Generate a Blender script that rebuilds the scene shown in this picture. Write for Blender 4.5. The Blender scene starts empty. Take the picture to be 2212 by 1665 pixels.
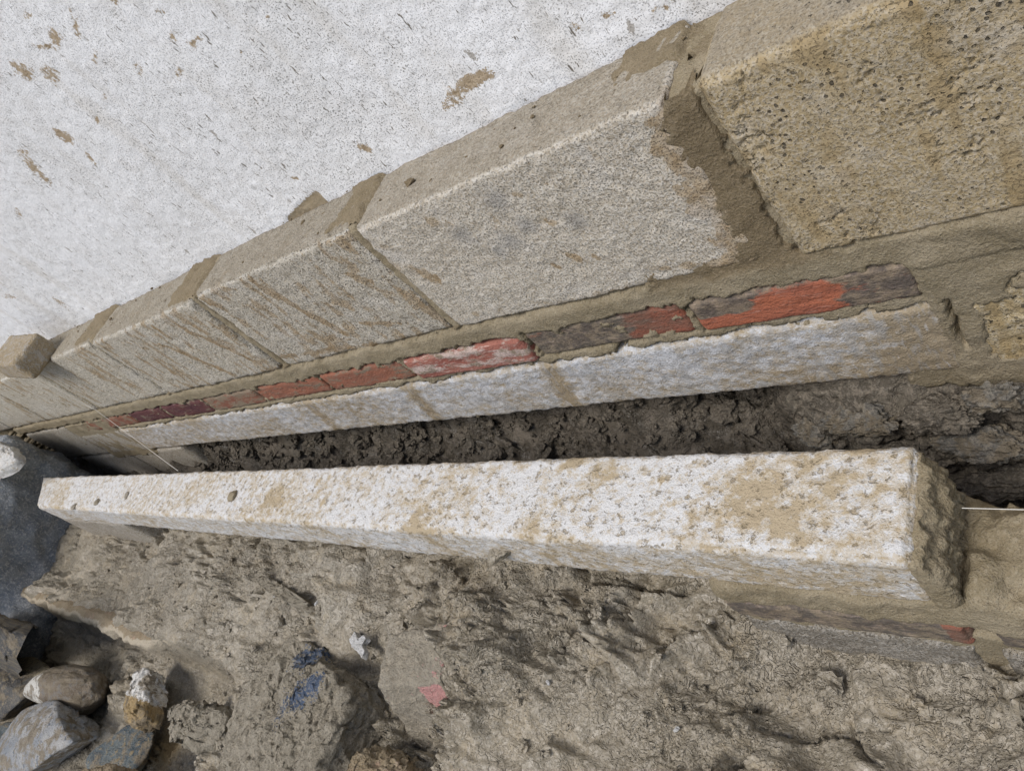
import bpy, math, random
import numpy as np
from mathutils import Matrix, Vector

# ------------------------------------------------------------------ camera, light, exposure
K = 0.479                        # metres per survey unit; world X runs along the wall, Y into it, Z up
EXPOSURE = 0.60
SUN_AZ, SUN_EL = 266.0, 60.0     # compass-like: direction the light comes FROM, measured from +X towards +Y
SUN_STRENGTH, SUN_ANGLE = 1.5, 24.0
SKY_STRENGTH = 0.08
FPX, CX, CY = 1592.72, 1106.0, 832.5
AX = np.array([[0.71654407, -0.0965079, -0.69083343],
               [0.32417287, -0.83086118, 0.45230703],
               [-0.61763788, -0.54804737, -0.56406341]])
CAM = np.array([0.0, -K, 1.6 * K])

S = bpy.context.scene
COL = S.collection
cam_data = bpy.data.cameras.new("camera")
cam_data.sensor_fit = 'HORIZONTAL'
cam_data.sensor_width = 36.0
cam_data.lens = FPX / 2212.0 * 36.0
cam_data.clip_start = 0.01
cam_data.clip_end = 500
cam = bpy.data.objects.new("camera", cam_data)
COL.objects.link(cam)
rm = Matrix([[AX[i][0], -AX[i][1], -AX[i][2]] for i in range(3)])
cam.matrix_world = Matrix.Translation(CAM) @ rm.to_4x4()
S.camera = cam

w = bpy.data.worlds.new("World"); S.world = w; w.use_nodes = True
wn = w.node_tree.nodes; wl = w.node_tree.links
bg = wn['Background']
sky = wn.new('ShaderNodeTexSky'); sky.sky_type = 'NISHITA'; sky.sun_disc = False
sky.sun_elevation = math.radians(SUN_EL)
sky.sun_rotation = math.radians(90 - SUN_AZ)
sky.air_density = 1.0; sky.dust_density = 2.5; sky.ozone_density = 1.0
wl.new(sky.outputs[0], bg.inputs[0]); bg.inputs[1].default_value = SKY_STRENGTH

sl = bpy.data.lights.new("sun", 'SUN'); sl.energy = SUN_STRENGTH; sl.angle = math.radians(SUN_ANGLE)
sl.color = (1.0, 0.98, 0.955)
sun = bpy.data.objects.new("sun", sl); COL.objects.link(sun)
sd = Vector((math.cos(math.radians(SUN_AZ)) * math.cos(math.radians(SUN_EL)),
             math.sin(math.radians(SUN_AZ)) * math.cos(math.radians(SUN_EL)), math.sin(math.radians(SUN_EL))))
sun.rotation_euler = sd.to_track_quat('Z', 'Y').to_euler()
sun.location = (-2, -3, 5)

S.view_settings.view_transform = 'Standard'; S.view_settings.look = 'None'
S.view_settings.exposure = EXPOSURE; S.view_settings.gamma = 1.0
S.view_settings.use_curve_mapping = False
S.render.engine = 'CYCLES'
S.cycles.use_denoising = True

rng = np.random.RandomState(7)
random.seed(7)

# ------------------------------------------------------------------ survey helpers
def U(x, y, z):                  # survey units -> world metres
    return np.array([K * x, K * (y - 1), K * (z + 1.6)])

def at(px, py, Z=None, Y=None, X=None):   # a surveyed sight line met with a level / a wall plane (metres)
    r = AX @ np.array([px - CX, py - CY, FPX])
    if Z is not None: t = (Z - CAM[2]) / r[2]
    elif Y is not None: t = (Y - CAM[1]) / r[1]
    else: t = (X - CAM[0]) / r[0]
    return CAM + r * t

# ------------------------------------------------------------------ noise
def _hash(ix, iy, iz, seed):
    h = (ix.astype(np.uint32) * np.uint32(374761393) + iy.astype(np.uint32) * np.uint32(668265263)
         + iz.astype(np.uint32) * np.uint32(2147483647) + np.uint32((seed * 974711) & 0xffffffff))
    h = (h ^ (h >> np.uint32(13))) * np.uint32(1274126177)
    h = (h ^ (h >> np.uint32(16))) * np.uint32(2246822519)
    return h ^ (h >> np.uint32(15))

def noise(x, y, z=0.0, seed=0):
    x, y, z = np.broadcast_arrays(np.asarray(x, float), np.asarray(y, float), np.asarray(z, float))
    fx, fy, fz = np.floor(x), np.floor(y), np.floor(z)
    ix, iy, iz = fx.astype(np.int64), fy.astype(np.int64), fz.astype(np.int64)
    x, y, z = x - fx, y - fy, z - fz
    u, v, w_ = [t * t * t * (t * (t * 6 - 15) + 10) for t in (x, y, z)]
    out = 0.0
    for dx in (0, 1):
        wx = u if dx else 1 - u
        for dy in (0, 1):
            wy = v if dy else 1 - v
            for dz in (0, 1):
                wz = w_ if dz else 1 - w_
                h = _hash(ix + dx, iy + dy, iz + dz, seed)
                gx = (h & np.uint32(1023)) / 511.5 - 1
                gy = ((h >> np.uint32(10)) & np.uint32(1023)) / 511.5 - 1
                gz = ((h >> np.uint32(20)) & np.uint32(1023)) / 511.5 - 1
                out = out + wx * wy * wz * (gx * (x - dx) + gy * (y - dy) + gz * (z - dz))
    return out * 1.4

def fbm(x, y, z=0.0, seed=0, octv=4, gain=0.5, lac=2.03):
    a, s = 1.0, 0.0
    for o in range(octv):
        s = s + a * noise(x, y, z, seed + 17 * o)
        x, y, z = np.asarray(x) * lac, np.asarray(y) * lac, np.asarray(z) * lac
        a *= gain
    return s

def worley(x, y, seed=0):        # F1, F2, id
    x, y = np.broadcast_arrays(np.asarray(x, float), np.asarray(y, float))
    fx, fy = np.floor(x), np.floor(y)
    f1 = np.full(x.shape, 9.0); f2 = np.full(x.shape, 9.0); cid = np.zeros(x.shape)
    zz = np.zeros(x.shape, np.int64)
    for dx in (-1, 0, 1):
        for dy in (-1, 0, 1):
            cx, cy = fx + dx, fy + dy
            h = _hash(cx.astype(np.int64), cy.astype(np.int64), zz, seed)
            px = cx + (h & np.uint32(65535)) / 65535.0
            py = cy + (h >> np.uint32(16)) / 65535.0
            d = np.hypot(px - x, py - y)
            n = d < f1
            f2 = np.where(n, f1, np.minimum(f2, d)); cid = np.where(n, (h & np.uint32(1023)) / 1023.0, cid)
            f1 = np.where(n, d, f1)
    return f1, f2, cid

def sstep(a, b, x):
    t = np.clip((x - a) / (b - a), 0, 1)
    return t * t * (3 - 2 * t)

# ------------------------------------------------------------------ objects
def put(name, V, F, mat, parent=None, attrs=None, smooth=True):
    m = bpy.data.meshes.new(name)
    V = np.asarray(V, np.float32); F = np.asarray(F, np.int32)
    n = F.shape[1]
    m.vertices.add(len(V)); m.vertices.foreach_set('co', V.ravel())
    m.loops.add(F.size); m.loops.foreach_set('vertex_index', F.ravel())
    m.polygons.add(len(F))
    m.polygons.foreach_set('loop_start', np.arange(0, F.size, n, dtype=np.int32))
    m.polygons.foreach_set('loop_total', np.full(len(F), n, np.int32))
    m.polygons.foreach_set('use_smooth', np.full(len(F), smooth, bool))
    m.update(calc_edges=True); m.validate()
    for k, a in (attrs or {}).items():
        at_ = m.attributes.new(k, 'FLOAT', 'POINT'); at_.data.foreach_set('value', np.asarray(a, np.float32))
    o = bpy.data.objects.new(name, m); COL.objects.link(o)
    m.materials.append(mat)
    if parent is not None:
        o.parent = parent
        o.matrix_parent_inverse = parent.matrix_basis.inverted()
    return o

def tag(o, label, cat, group=None):
    o['label'] = label; o['category'] = cat
    if group: o['group'] = group
    return o

def thing(name, loc, label, cat, group=None):
    o = bpy.data.objects.new(name, None); COL.objects.link(o)
    o.empty_display_size = 0.05
    o.location = loc
    return tag(o, label, cat, group)

def axis(a, b, k=0.004, lo=0.002, hi=0.03, ref=0.0, base=0.6):
    """coordinates a..b spaced in proportion to the distance from ref: fine near the viewer's end"""
    out = [a]; x = a
    while True:
        x += min(hi, max(lo, k * math.hypot(x - ref, base)))
        if x > b - 0.4 * lo: break
        out.append(x)
    out.append(b)
    return np.array(out)

def lin(a, b, s):
    return np.linspace(a, b, max(2, int(round((b - a) / s)) + 1))

def rbox(xs, ys, zs, r=0.004):
    """closed box on three coordinate lists, edges rounded by r; returns verts, quads, normals, edge factor"""
    nx, ny, nz = len(xs), len(ys), len(zs)
    idx, P, quads = {}, [], []
    keys = []
    def grid(fixed, fi, A, B, flip):
        a, b = np.meshgrid(np.arange(A), np.arange(B), indexing='ij')
        f = np.full(a.shape, fi)
        trip = {0: (f, a, b), 1: (a, f, b), 2: (a, b, f)}[fixed]
        key = (trip[0] * ny + trip[1]) * nz + trip[2]
        q = np.stack([key[:-1, :-1], key[1:, :-1], key[1:, 1:], key[:-1, 1:]], -1).reshape(-1, 4)
        quads.append(q[:, ::-1] if flip else q)
    grid(0, 0, ny, nz, True); grid(0, nx - 1, ny, nz, False)
    grid(1, 0, nx, nz, False); grid(1, ny - 1, nx, nz, True)
    grid(2, 0, nx, ny, True); grid(2, nz - 1, nx, ny, False)
    Q = np.concatenate(quads)
    uk, inv = np.unique(Q, return_inverse=True)
    F = inv.reshape(-1, 4)
    i = uk // (ny * nz); j = (uk // nz) % ny; k = uk % nz
    V = np.stack([np.asarray(xs)[i], np.asarray(ys)[j], np.asarray(zs)[k]], -1)
    lo = np.array([xs[0], ys[0], zs[0]]) + r; hi = np.array([xs[-1], ys[-1], zs[-1]]) - r
    inn = np.clip(V, lo, hi); d = V - inn
    # rounded: scale offsets so that corners fall on the sphere of radius r
    L = np.linalg.norm(d, axis=1, keepdims=True)
    N = d / np.maximum(L, 1e-9)
    V = inn + N * r
    ed = np.clip((np.sort(np.abs(N), axis=1)[:, 1]) / 0.7, 0, 1)
    return V, F, N, ed

def grid_mesh(Xs, Zs):
    A, B = len(Xs), len(Zs)
    a, b = np.meshgrid(Xs, Zs, indexing='ij')
    i = np.arange(A * B).reshape(A, B)
    F = np.stack([i[:-1, :-1], i[1:, :-1], i[1:, 1:], i[:-1, 1:]], -1).reshape(-1, 4)
    return a.ravel(), b.ravel(), F

def stone_mesh(n, seed, cuts=14, rough=0.05, sharp=18.0, fr=2.0):
    """angular stone on the unit sphere: n = quads per cube edge"""
    rs = np.random.RandomState(seed)
    g = np.tan(np.linspace(-1, 1, n + 1) * math.pi / 4)
    V, F, N, e = rbox(g, g, g, 1e-6)
    D = V / np.linalg.norm(V, axis=1, keepdims=True)
    nn = rs.normal(size=(cuts, 3)); nn /= np.linalg.norm(nn, axis=1, keepdims=True)
    dd = rs.uniform(0.62, 1.0, cuts)
    c = np.maximum(D @ nn.T, 1e-3)
    rad = np.minimum(dd / c, 1.6)
    rr = -np.log(np.exp(-sharp * rad).sum(1) + math.exp(-sharp * 1.15)) / sharp
    rr = rr + rough * fbm(D[:, 0] * fr + seed, D[:, 1] * fr, D[:, 2] * fr, seed, 5, 0.55)
    return D * rr[:, None], F

def make_stone(name, p1, p2, width, height, zbase, mat, label, cat, seed, group=None, n=40, cuts=14, rough=0.06,
               tilt=(0, 0), sharp=18.0, attrs_fn=None, sink=0.35, parent=None, fr=2.0):
    """stone lying on level zbase between two surveyed ground points (ends of its long axis)"""
    a = at(*p1, Z=zbase); b = at(*p2, Z=zbase)
    c = (a + b) / 2; d = b - a; L = np.linalg.norm(d[:2]); ang = math.atan2(d[1], d[0])
    V, F = stone_mesh(n, seed, cuts, rough, sharp, fr)
    ext = (V.max(0) - V.min(0)); V = (V - (V.max(0) + V.min(0)) / 2) / ext * 2
    V = V * np.array([L / 2, width / 2, height / 2])
    R = Matrix.Rotation(ang, 3, 'Z') @ Matrix.Rotation(tilt[0], 3, 'X') @ Matrix.Rotation(tilt[1], 3, 'Y')
    V = V @ np.array(R).T
    V[:, 2] += height / 2 - sink * height
    at_ = attrs_fn(V) if attrs_fn else None
    o = put(name, V, F, mat, None, at_)
    o.location = (c[0], c[1], zbase)
    if label: tag(o, label, cat, group)
    return o

def prism_stone(name, poly, ztop, depth, mat, label=None, cat=None, seed=0, tilt=(0, 0), group=None, res=120, rough=0.004, lump=0.008,
                dome=0.01, flare=0.12, bevel=0.25, attrs_fn=None, facet=0.0):
    """stone whose top outline is surveyed at level ztop (tilted plane allowed); it has a body going down by depth"""
    pts = np.array([at(px, py, Z=ztop) for px, py in poly]); c = pts.mean(0)
    for _ in range(3):
        pts = np.array([at(px, py, Z=ztop + tilt[0] * (q[0] - c[0]) + tilt[1] * (q[1] - c[1])) for (px, py), q in zip(poly, pts)])
    d = pts[:, :2] - c[:2]
    th = np.linspace(-math.pi, math.pi, res, endpoint=False)
    # star outline: radius along each bearing by ray / segment intersection
    rad = np.zeros(res)
    for i, t in enumerate(th):
        u = np.array([math.cos(t), math.sin(t)]); best = 0.0
        for j in range(len(d)):
            p, q = d[j], d[(j + 1) % len(d)]; e = q - p
            den = u[0] * e[1] - u[1] * e[0]
            if abs(den) < 1e-9: continue
            tt = (p[0] * e[1] - p[1] * e[0]) / den; ss = (p[0] * u[1] - p[1] * u[0]) / den
            if tt > 0 and -1e-6 <= ss <= 1 + 1e-6: best = max(best, tt)
        rad[i] = best
    R = rad.mean(); nt = max(8, int(res * 0.22)); ns = max(6, int(nt * depth / R * 0.9))
    prof = [(r, 0.0) for r in np.linspace(0, 1 - bevel * 0.3, nt)[1:]]
    b = bevel * 0.3 * R
    prof += [(1 - bevel * 0.3 + bevel * 0.3 * math.sin(k * math.pi / 10), -b * (1 - math.cos(k * math.pi / 10))) for k in range(1, 6)]
    prof += [(1 + flare * k / ns, -b - (depth - b) * k / ns) for k in range(1, ns + 1)]
    V = [(0, 0, dome)]; 
    for r, z in prof:
        for i in range(res):
            V.append((r * rad[i] * math.cos(th[i]), r * rad[i] * math.sin(th[i]), z + dome * max(0, 1 - r * r)))
    V = np.array(V); F = []
    tri = [(0, 1 + i, 1 + (i + 1) % res) for i in range(res)]
    for k in range(len(prof) - 1):
        o0, o1 = 1 + k * res, 1 + (k + 1) * res
        for i in range(res):
            j = (i + 1) % res
            tri.append((o0 + i, o1 + i, o1 + j)); tri.append((o0 + i, o1 + j, o0 + j))
    x, y, z = V.T
    n1 = np.stack([fbm(x * 14 + 3 * k, y * 14, z * 14 + seed, seed + k, 4, 0.55) for k in range(3)], -1)
    n2 = np.stack([fbm(x * 75 + 3 * k, y * 75, z * 75 + seed, seed + 10 + k, 3, 0.6) for k in range(3)], -1)
    V = V + lump * n1 + rough * n2
    if facet:
        f1, f2, cid = worley(x * 17 + z * 9 + seed, y * 17 - z * 11, seed)
        V = V + (facet * (cid - 0.5) * sstep(0, 0.07, f2 - f1))[:, None] * np.array([0.5, 0.5, 1.0]) * sstep(0, 0.02, -z + dome + 0.02)[:, None]
    V[:, 2] += tilt[0] * x + tilt[1] * y
    o = put(name, V, np.array(tri), mat, None, attrs_fn(x, y, z) if attrs_fn else None)
    o.location = c
    if label: tag(o, label, cat, group)
    return o

# ------------------------------------------------------------------ material toolkit
class M:
    def __init__(s, name, rough=0.9, spec=0.25):
        s.m = bpy.data.materials.new(name); s.m.use_nodes = True
        s.t = s.m.node_tree; s.n = s.t.nodes
        s.b = s.n['Principled BSDF']
        s.b.inputs['Roughness'].default_value = rough
        s.b.inputs['Specular IOR Level'].default_value = spec
        g = s.n.new('ShaderNodeNewGeometry'); s.pos = g.outputs['Position']; s.nrm = g.outputs['Normal']
    def L(s, a, b): s.t.links.new(a, b)
    def put(s, sock, v):
        if isinstance(v, (int, float)): sock.default_value = v
        elif isinstance(v, (tuple, list)):
            sock.default_value = tuple(v) + ((1,) if len(v) == 3 and len(sock.default_value) == 4 else ())
        else: s.L(v, sock)
    def map(s, scale=(1, 1, 1), rot=(0, 0, 0), loc=(0, 0, 0), vec=None):
        k = s.n.new('ShaderNodeMapping'); s.L(vec or s.pos, k.inputs['Vector'])
        k.inputs['Scale'].default_value = scale; k.inputs['Rotation'].default_value = rot; k.inputs['Location'].default_value = loc
        return k.outputs[0]
    def noise(s, scale, detail=4, rough=0.55, vec=None, dist=0.0):
        k = s.n.new('ShaderNodeTexNoise'); k.inputs['Scale'].default_value = scale
        k.inputs['Detail'].default_value = detail; k.inputs['Roughness'].default_value = rough
        k.inputs['Distortion'].default_value = dist
        s.L(vec or s.pos, k.inputs['Vector']); return k.outputs[0]
    def vor(s, scale, vec=None, feat='F1', rnd=1.0, out=0):
        k = s.n.new('ShaderNodeTexVoronoi'); k.inputs['Scale'].default_value = scale; k.feature = feat
        k.inputs['Randomness'].default_value = rnd
        s.L(vec or s.pos, k.inputs['Vector']); return k.outputs[out]
    def ma(s, op, a, b=0.0, c=0.0, clamp=False):
        k = s.n.new('ShaderNodeMath'); k.operation = op; k.use_clamp = clamp
        s.put(k.inputs[0], a); s.put(k.inputs[1], b); s.put(k.inputs[2], c); return k.outputs[0]
    def rng(s, v, a, b, c=0.0, d=1.0):
        k = s.n.new('ShaderNodeMapRange'); k.interpolation_type = 'SMOOTHSTEP'
        s.put(k.inputs[0], v)
        for i, q in enumerate((a, b, c, d)): s.put(k.inputs[i + 1], q)
        return k.outputs[0]
    def mix(s, f, a, b, mode='MIX'):
        k = s.n.new('ShaderNodeMix'); k.data_type = 'RGBA'; k.blend_type = mode; k.clamp_factor = True
        s.put(k.inputs['Factor'], f)
        A = [i for i in k.inputs if i.type == 'RGBA']
        s.put(A[0], a); s.put(A[1], b)
        return [o for o in k.outputs if o.type == 'RGBA'][0]
    def attr(s, name):
        k = s.n.new('ShaderNodeAttribute'); k.attribute_name = name; return k.outputs['Fac']
    def sep(s, v):
        k = s.n.new('ShaderNodeSeparateXYZ'); s.L(v, k.inputs[0]); return k.outputs
    def bump(s, h, dist=0.002, strength=1.0, normal=None):
        k = s.n.new('ShaderNodeBump'); k.inputs['Distance'].default_value = dist; k.inputs['Strength'].default_value = strength
        s.L(h, k.inputs['Height'])
        if normal is not None: s.L(normal, k.inputs['Normal'])
        return k.outputs[0]
    def done(s, color, normal=None, rough=None):
        s.put(s.b.inputs['Base Color'], color)
        if normal is not None: s.L(normal, s.b.inputs['Normal'])
        if rough is not None: s.put(s.b.inputs['Roughness'], rough)
        return s.m

def gritty(k, scale=450, dist=0.0012):
    a = k.noise(scale, 3, 0.65); b = k.noise(scale * 0.3, 3, 0.6)
    return k.bump(k.ma('ADD', a, k.ma('MULTIPLY', b, 1.6)), dist)

def mat_mud():
    k = M("wet_mud", 0.6, 0.4)
    n1 = k.noise(3.5, 3, 0.6); n2 = k.noise(21, 4, 0.65); n3 = k.noise(240, 3, 0.65)
    c = k.mix(k.rng(n1, 0.35, 0.65), (0.252, 0.218, 0.160), (0.315, 0.278, 0.213))
    c = k.mix(k.rng(n2, 0.48, 0.70, 0, 0.7), c, (0.345, 0.287, 0.197))
    c = k.mix(k.rng(n3, 0.45, 0.66, 0, 0.6), c, (0.46, 0.415, 0.34))
    c = k.mix(k.rng(k.noise(520, 2, 0.6), 0.58, 0.65, 0, 0.6), c, (0.10, 0.085, 0.065))
    c = k.mix(k.attr('soil'), c, k.mix(k.rng(n2, 0.4, 0.65), (0.085, 0.072, 0.054), (0.145, 0.122, 0.093)))  # trench soil, its colour darkened to stand for shade
    c = k.mix(k.attr('ochre'), c, (0.30, 0.21, 0.095))
    t1 = k.noise(85, 3, 0.6, None, 0.8); t2 = k.noise(190, 3, 0.6, None, 0.6); t3 = k.noise(60, 2, 0.5)
    h = k.ma('ADD', k.ma('MULTIPLY', k.rng(t1, 0.47, 0.53), k.rng(t3, 0.40, 0.60)), k.ma('MULTIPLY', k.rng(t2, 0.47, 0.54), k.rng(t3, 0.62, 0.42, 0.0, 0.6)))
    h = k.ma('ADD', h, k.ma('ADD', k.ma('MULTIPLY', t1, 0.9), k.ma('MULTIPLY', k.noise(420, 2, 0.6), 0.5)))
    h = k.ma('MULTIPLY', h, k.rng(k.noise(6.5, 3, 0.6), 0.40, 0.58, 0.35, 1.1))
    return k.done(c, k.bump(h, 0.0030), k.rng(n2, 0.40, 0.62, 0.30, 0.64))

def mat_block(name, A, B, stain, amount, pits, runs_amt=1.0, grain=0.7, bump=0.0024, shaded_pores=0.0):
    k = M(name, 0.93, 0.2)
    lo = k.noise(7, 4, 0.6); mid = k.noise(42, 5, 0.68); fi = k.noise(330, 3, 0.7)
    c = k.mix(k.rng(mid, 0.35, 0.65), A, B)
    c = k.mix(k.rng(fi, 0.42, 0.62, 0, grain), c, k.mix(0.8, B, (0.74, 0.71, 0.64)))
    c = k.mix(k.ma('MULTIPLY', k.attr('edge'), k.rng(lo, 0.45, 0.6, 0.0, 0.75)), c, (0.68, 0.65, 0.58))
    # mud wash: patches and runs that follow the rain
    runs = k.noise(1.0, 3, 0.55, k.map((42, 42, 8), (0, 0.12, 0)))
    s1 = k.ma('ADD', k.ma('MULTIPLY', lo, 0.4), k.ma('MULTIPLY', runs, 0.6 * runs_amt))
    s1 = k.ma('ADD', s1, k.ma('MULTIPLY', k.ma('SUBTRACT', mid, 0.5), 0.5))
    s1 = k.ma('ADD', s1, k.ma('MULTIPLY', k.attr('stain'), 0.3))
    s1 = k.ma('ADD', s1, k.ma('MULTIPLY', k.ma('SUBTRACT', fi, 0.5), 0.25))
    c = k.mix(k.rng(s1, 0.565 - amount, 0.605 - amount, 0, 0.85), c, k.mix(k.rng(mid, 0.4, 0.6), stain, k.mix(0.35, stain, B)))
    c = k.mix(k.rng(k.noise(15, 4, 0.65, k.map((1, 1, 1), loc=(5, 2, 1))), 0.52, 0.66, 0, 0.55 * grain), c, (0.68, 0.65, 0.59))
    c = k.mix(k.ma('MULTIPLY', k.attr('grey'), 0.6), c, (0.34, 0.33, 0.31))
    film = k.ma('MULTIPLY', k.attr('film'), k.rng(mid, 0.3, 0.7, 0.55, 0.95))
    c = k.mix(film, c, k.mix(k.rng(fi, 0.4, 0.65), (0.30, 0.255, 0.185), (0.40, 0.355, 0.275)))
    # open pores with their inner shade painted dark, and dark grit
    p = k.ma('MULTIPLY', k.rng(k.noise(480, 2, 0.5), 0.585, 0.63), k.rng(mid, 0.3, 0.6, 0.45, 1.0))
    p = k.ma('MULTIPLY', p, k.ma('SUBTRACT', 1.0, k.ma('MULTIPLY', k.attr('film'), 0.25)))
    c = k.mix(k.ma('MULTIPLY', p, pits), c, (0.115, 0.095, 0.07))
    c = k.mix(k.rng(k.noise(950, 1, 0.5), 0.60, 0.66, 0, 0.5 * pits), c, (0.15, 0.13, 0.10))
    h = k.ma('ADD', k.ma('MULTIPLY', fi, 1.0), k.ma('MULTIPLY', k.noise(140, 3, 0.6), 1.3))
    h = k.ma('SUBTRACT', h, k.ma('MULTIPLY', p, 1.2))
    if shaded_pores:
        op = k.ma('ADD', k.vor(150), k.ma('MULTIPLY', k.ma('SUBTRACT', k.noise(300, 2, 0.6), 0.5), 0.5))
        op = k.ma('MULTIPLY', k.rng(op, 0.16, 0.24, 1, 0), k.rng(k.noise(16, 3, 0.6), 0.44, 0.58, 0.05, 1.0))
        c = k.mix(k.ma('MULTIPLY', op, 0.85), c, (0.075, 0.065, 0.05)); h = k.ma('SUBTRACT', h, k.ma('MULTIPLY', op, 3.0))  # shade inside the holes painted dark into the colour, plus bump
    c = k.mix(1.0, c, k.mix(k.attr('tone'), (0.86, 0.86, 0.87), (1.0, 1.0, 0.98)), 'MULTIPLY')
    return k.done(c, k.bump(h, bump))

def mat_mortar():
    k = M("mortar", 0.92, 0.2)
    n = k.noise(22, 5, 0.6); f = k.noise(420, 3, 0.65)
    c = k.mix(k.rng(n, 0.35, 0.68), (0.25, 0.205, 0.128), (0.335, 0.28, 0.19))
    c = k.mix(k.rng(f, 0.45, 0.7, 0, 0.5), c, (0.42, 0.365, 0.27))
    c = k.mix(k.ma('MULTIPLY', k.attr('wet'), k.rng(n, 0.2, 0.6, 0.75, 1.0)), c, k.mix(k.rng(f, 0.4, 0.65), (0.18, 0.138, 0.08), (0.235, 0.185, 0.118)))
    c = k.mix(k.rng(k.noise(700, 2, 0.5), 0.58, 0.65, 0, 0.6), c, (0.12, 0.095, 0.06))
    h = k.ma('ADD', f, k.ma('MULTIPLY', k.noise(120, 4, 0.65), 1.0))
    return k.done(c, k.bump(h, 0.0022))

def mat_brick(name, col, col2, grime, scratch=0.2):
    k = M(name, 0.85, 0.25)
    n = k.noise(30, 5, 0.6, k.map((0.45, 1, 1.3))); f = k.noise(300, 3, 0.6)
    c = k.mix(k.rng(n, 0.35, 0.65), col, col2)
    g = k.noise(40, 6, 0.72, k.map((0.35, 1, 1.2), loc=(3, 1, 7)))
    c = k.mix(k.rng(k.ma('ADD', g, k.ma('MULTIPLY', k.ma('SUBTRACT', k.attr('stain'), 0.5), 0.5)), 0.48, 0.58, 0, 0.95), c,
              k.mix(k.rng(k.noise(60, 5, 0.75), 0.40, 0.62), grime, (0.25, 0.205, 0.145)))
    scr = k.noise(1.0, 3, 0.6, k.map((60, 60, 420), (0, 0.5, 0)))
    c = k.mix(k.rng(scr, 0.57, 0.66, 0, scratch), c, (0.62, 0.47, 0.40))
    c = k.mix(k.rng(k.noise(500, 2, 0.6), 0.6, 0.68, 0, 0.6), c, (0.10, 0.06, 0.045))
    return k.done(c, k.bump(k.ma('ADD', f, k.ma('MULTIPLY', g, 2.0)), 0.0018))

def mat_lintel(name, white, tan, amt, streak, pores=0.8):
    k = M(name, 0.93, 0.2)
    v = k.map(streak)
    big = k.noise(8, 4, 0.6, v); mid = k.noise(85, 6, 0.8, v); fi = k.noise(420, 3, 0.7)
    c = k.mix(k.rng(fi, 0.3, 0.7), white, k.mix(0.35, white, (0.86, 0.86, 0.86)))
    s_ = k.ma('ADD', k.ma('MULTIPLY', big, 0.5), k.ma('ADD', k.ma('MULTIPLY', k.ma('SUBTRACT', mid, 0.5), 1.1), 0.31))
    s_ = k.ma('ADD', s_, k.ma('MULTIPLY', k.attr('stain'), 0.15))
    c = k.mix(k.rng(k.ma('ADD', s_, k.ma('MULTIPLY', k.ma('SUBTRACT', fi, 0.5), 0.35)), 0.53 - amt, 0.60 - amt, 0, 0.75), c, k.mix(0.45, tan, (0.66, 0.60, 0.50)))
    c = k.mix(k.rng(s_, 0.64 - amt, 0.71 - amt, 0, 0.9), c, k.mix(k.rng(mid, 0.4, 0.6), tan, k.mix(0.4, tan, (0.50, 0.40, 0.26))))
    gr = k.noise(130, 4, 0.7, v)
    c = k.mix(k.rng(gr, 0.57, 0.64, 0, pores), c, k.mix(0.2, tan, (0.22, 0.17, 0.10)))
    c = k.mix(k.rng(k.noise(560, 2, 0.6), 0.62, 0.68, 0, 0.5), c, (0.20, 0.16, 0.11))
    h = k.ma('ADD', fi, k.ma('MULTIPLY', k.noise(110, 4, 0.65), 1.6))
    h = k.ma('SUBTRACT', h, k.rng(gr, 0.58, 0.66, 0, pores))
    if pores < 0.4:
        br = k.noise(1.0, 4, 0.65, k.map((90, 90, 22), (0, 0.55, 0)))
        c = k.mix(k.rng(br, 0.48, 0.62, 0, 0.55), c, (0.40, 0.395, 0.38))
        c = k.mix(k.rng(br, 0.40, 0.30, 0, 0.45), c, (0.74, 0.75, 0.77))
    return k.done(c, k.bump(h, 0.0019))

def mat_stone(name, A, B, C, amt=0.0, sc=14, D=None, film=0.0):
    k = M(name, 0.85, 0.3)
    n = k.noise(sc, 6, 0.65); m = k.noise(sc * 4, 5, 0.7); f = k.noise(300, 3, 0.65)
    c = k.mix(k.rng(n, 0.38, 0.62), A, B)
    c = k.mix(k.rng(m, 0.50 - amt, 0.58 - amt), c, C)
    if D is not None: c = k.mix(k.rng(k.ma('ADD', k.attr('paint'), k.ma('MULTIPLY', k.ma('SUBTRACT', k.noise(sc * 6, 5, 0.75), 0.5), 3.2)), 0.5, 0.68, 0, 0.9), c, D)
    c = k.mix(k.rng(f, 0.48, 0.68, 0, 0.4), c, k.mix(0.6, C, (0.45, 0.41, 0.34)))
    if film: c = k.mix(k.rng(k.noise(sc * 1.6, 6, 0.72, k.map((1, 1, 1), loc=(4, 9, 2))), 0.50 - film, 0.60 - film, 0, 0.9), c, k.mix(k.rng(m, 0.4, 0.6), (0.19, 0.155, 0.105), (0.27, 0.225, 0.16)))
    c = k.mix(k.rng(k.noise(520, 2, 0.6), 0.60, 0.67, 0, 0.6), c, (0.07, 0.06, 0.05))
    return k.done(c, k.bump(k.ma('ADD', f, k.ma('MULTIPLY', m, 2.0)), 0.004))

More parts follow.
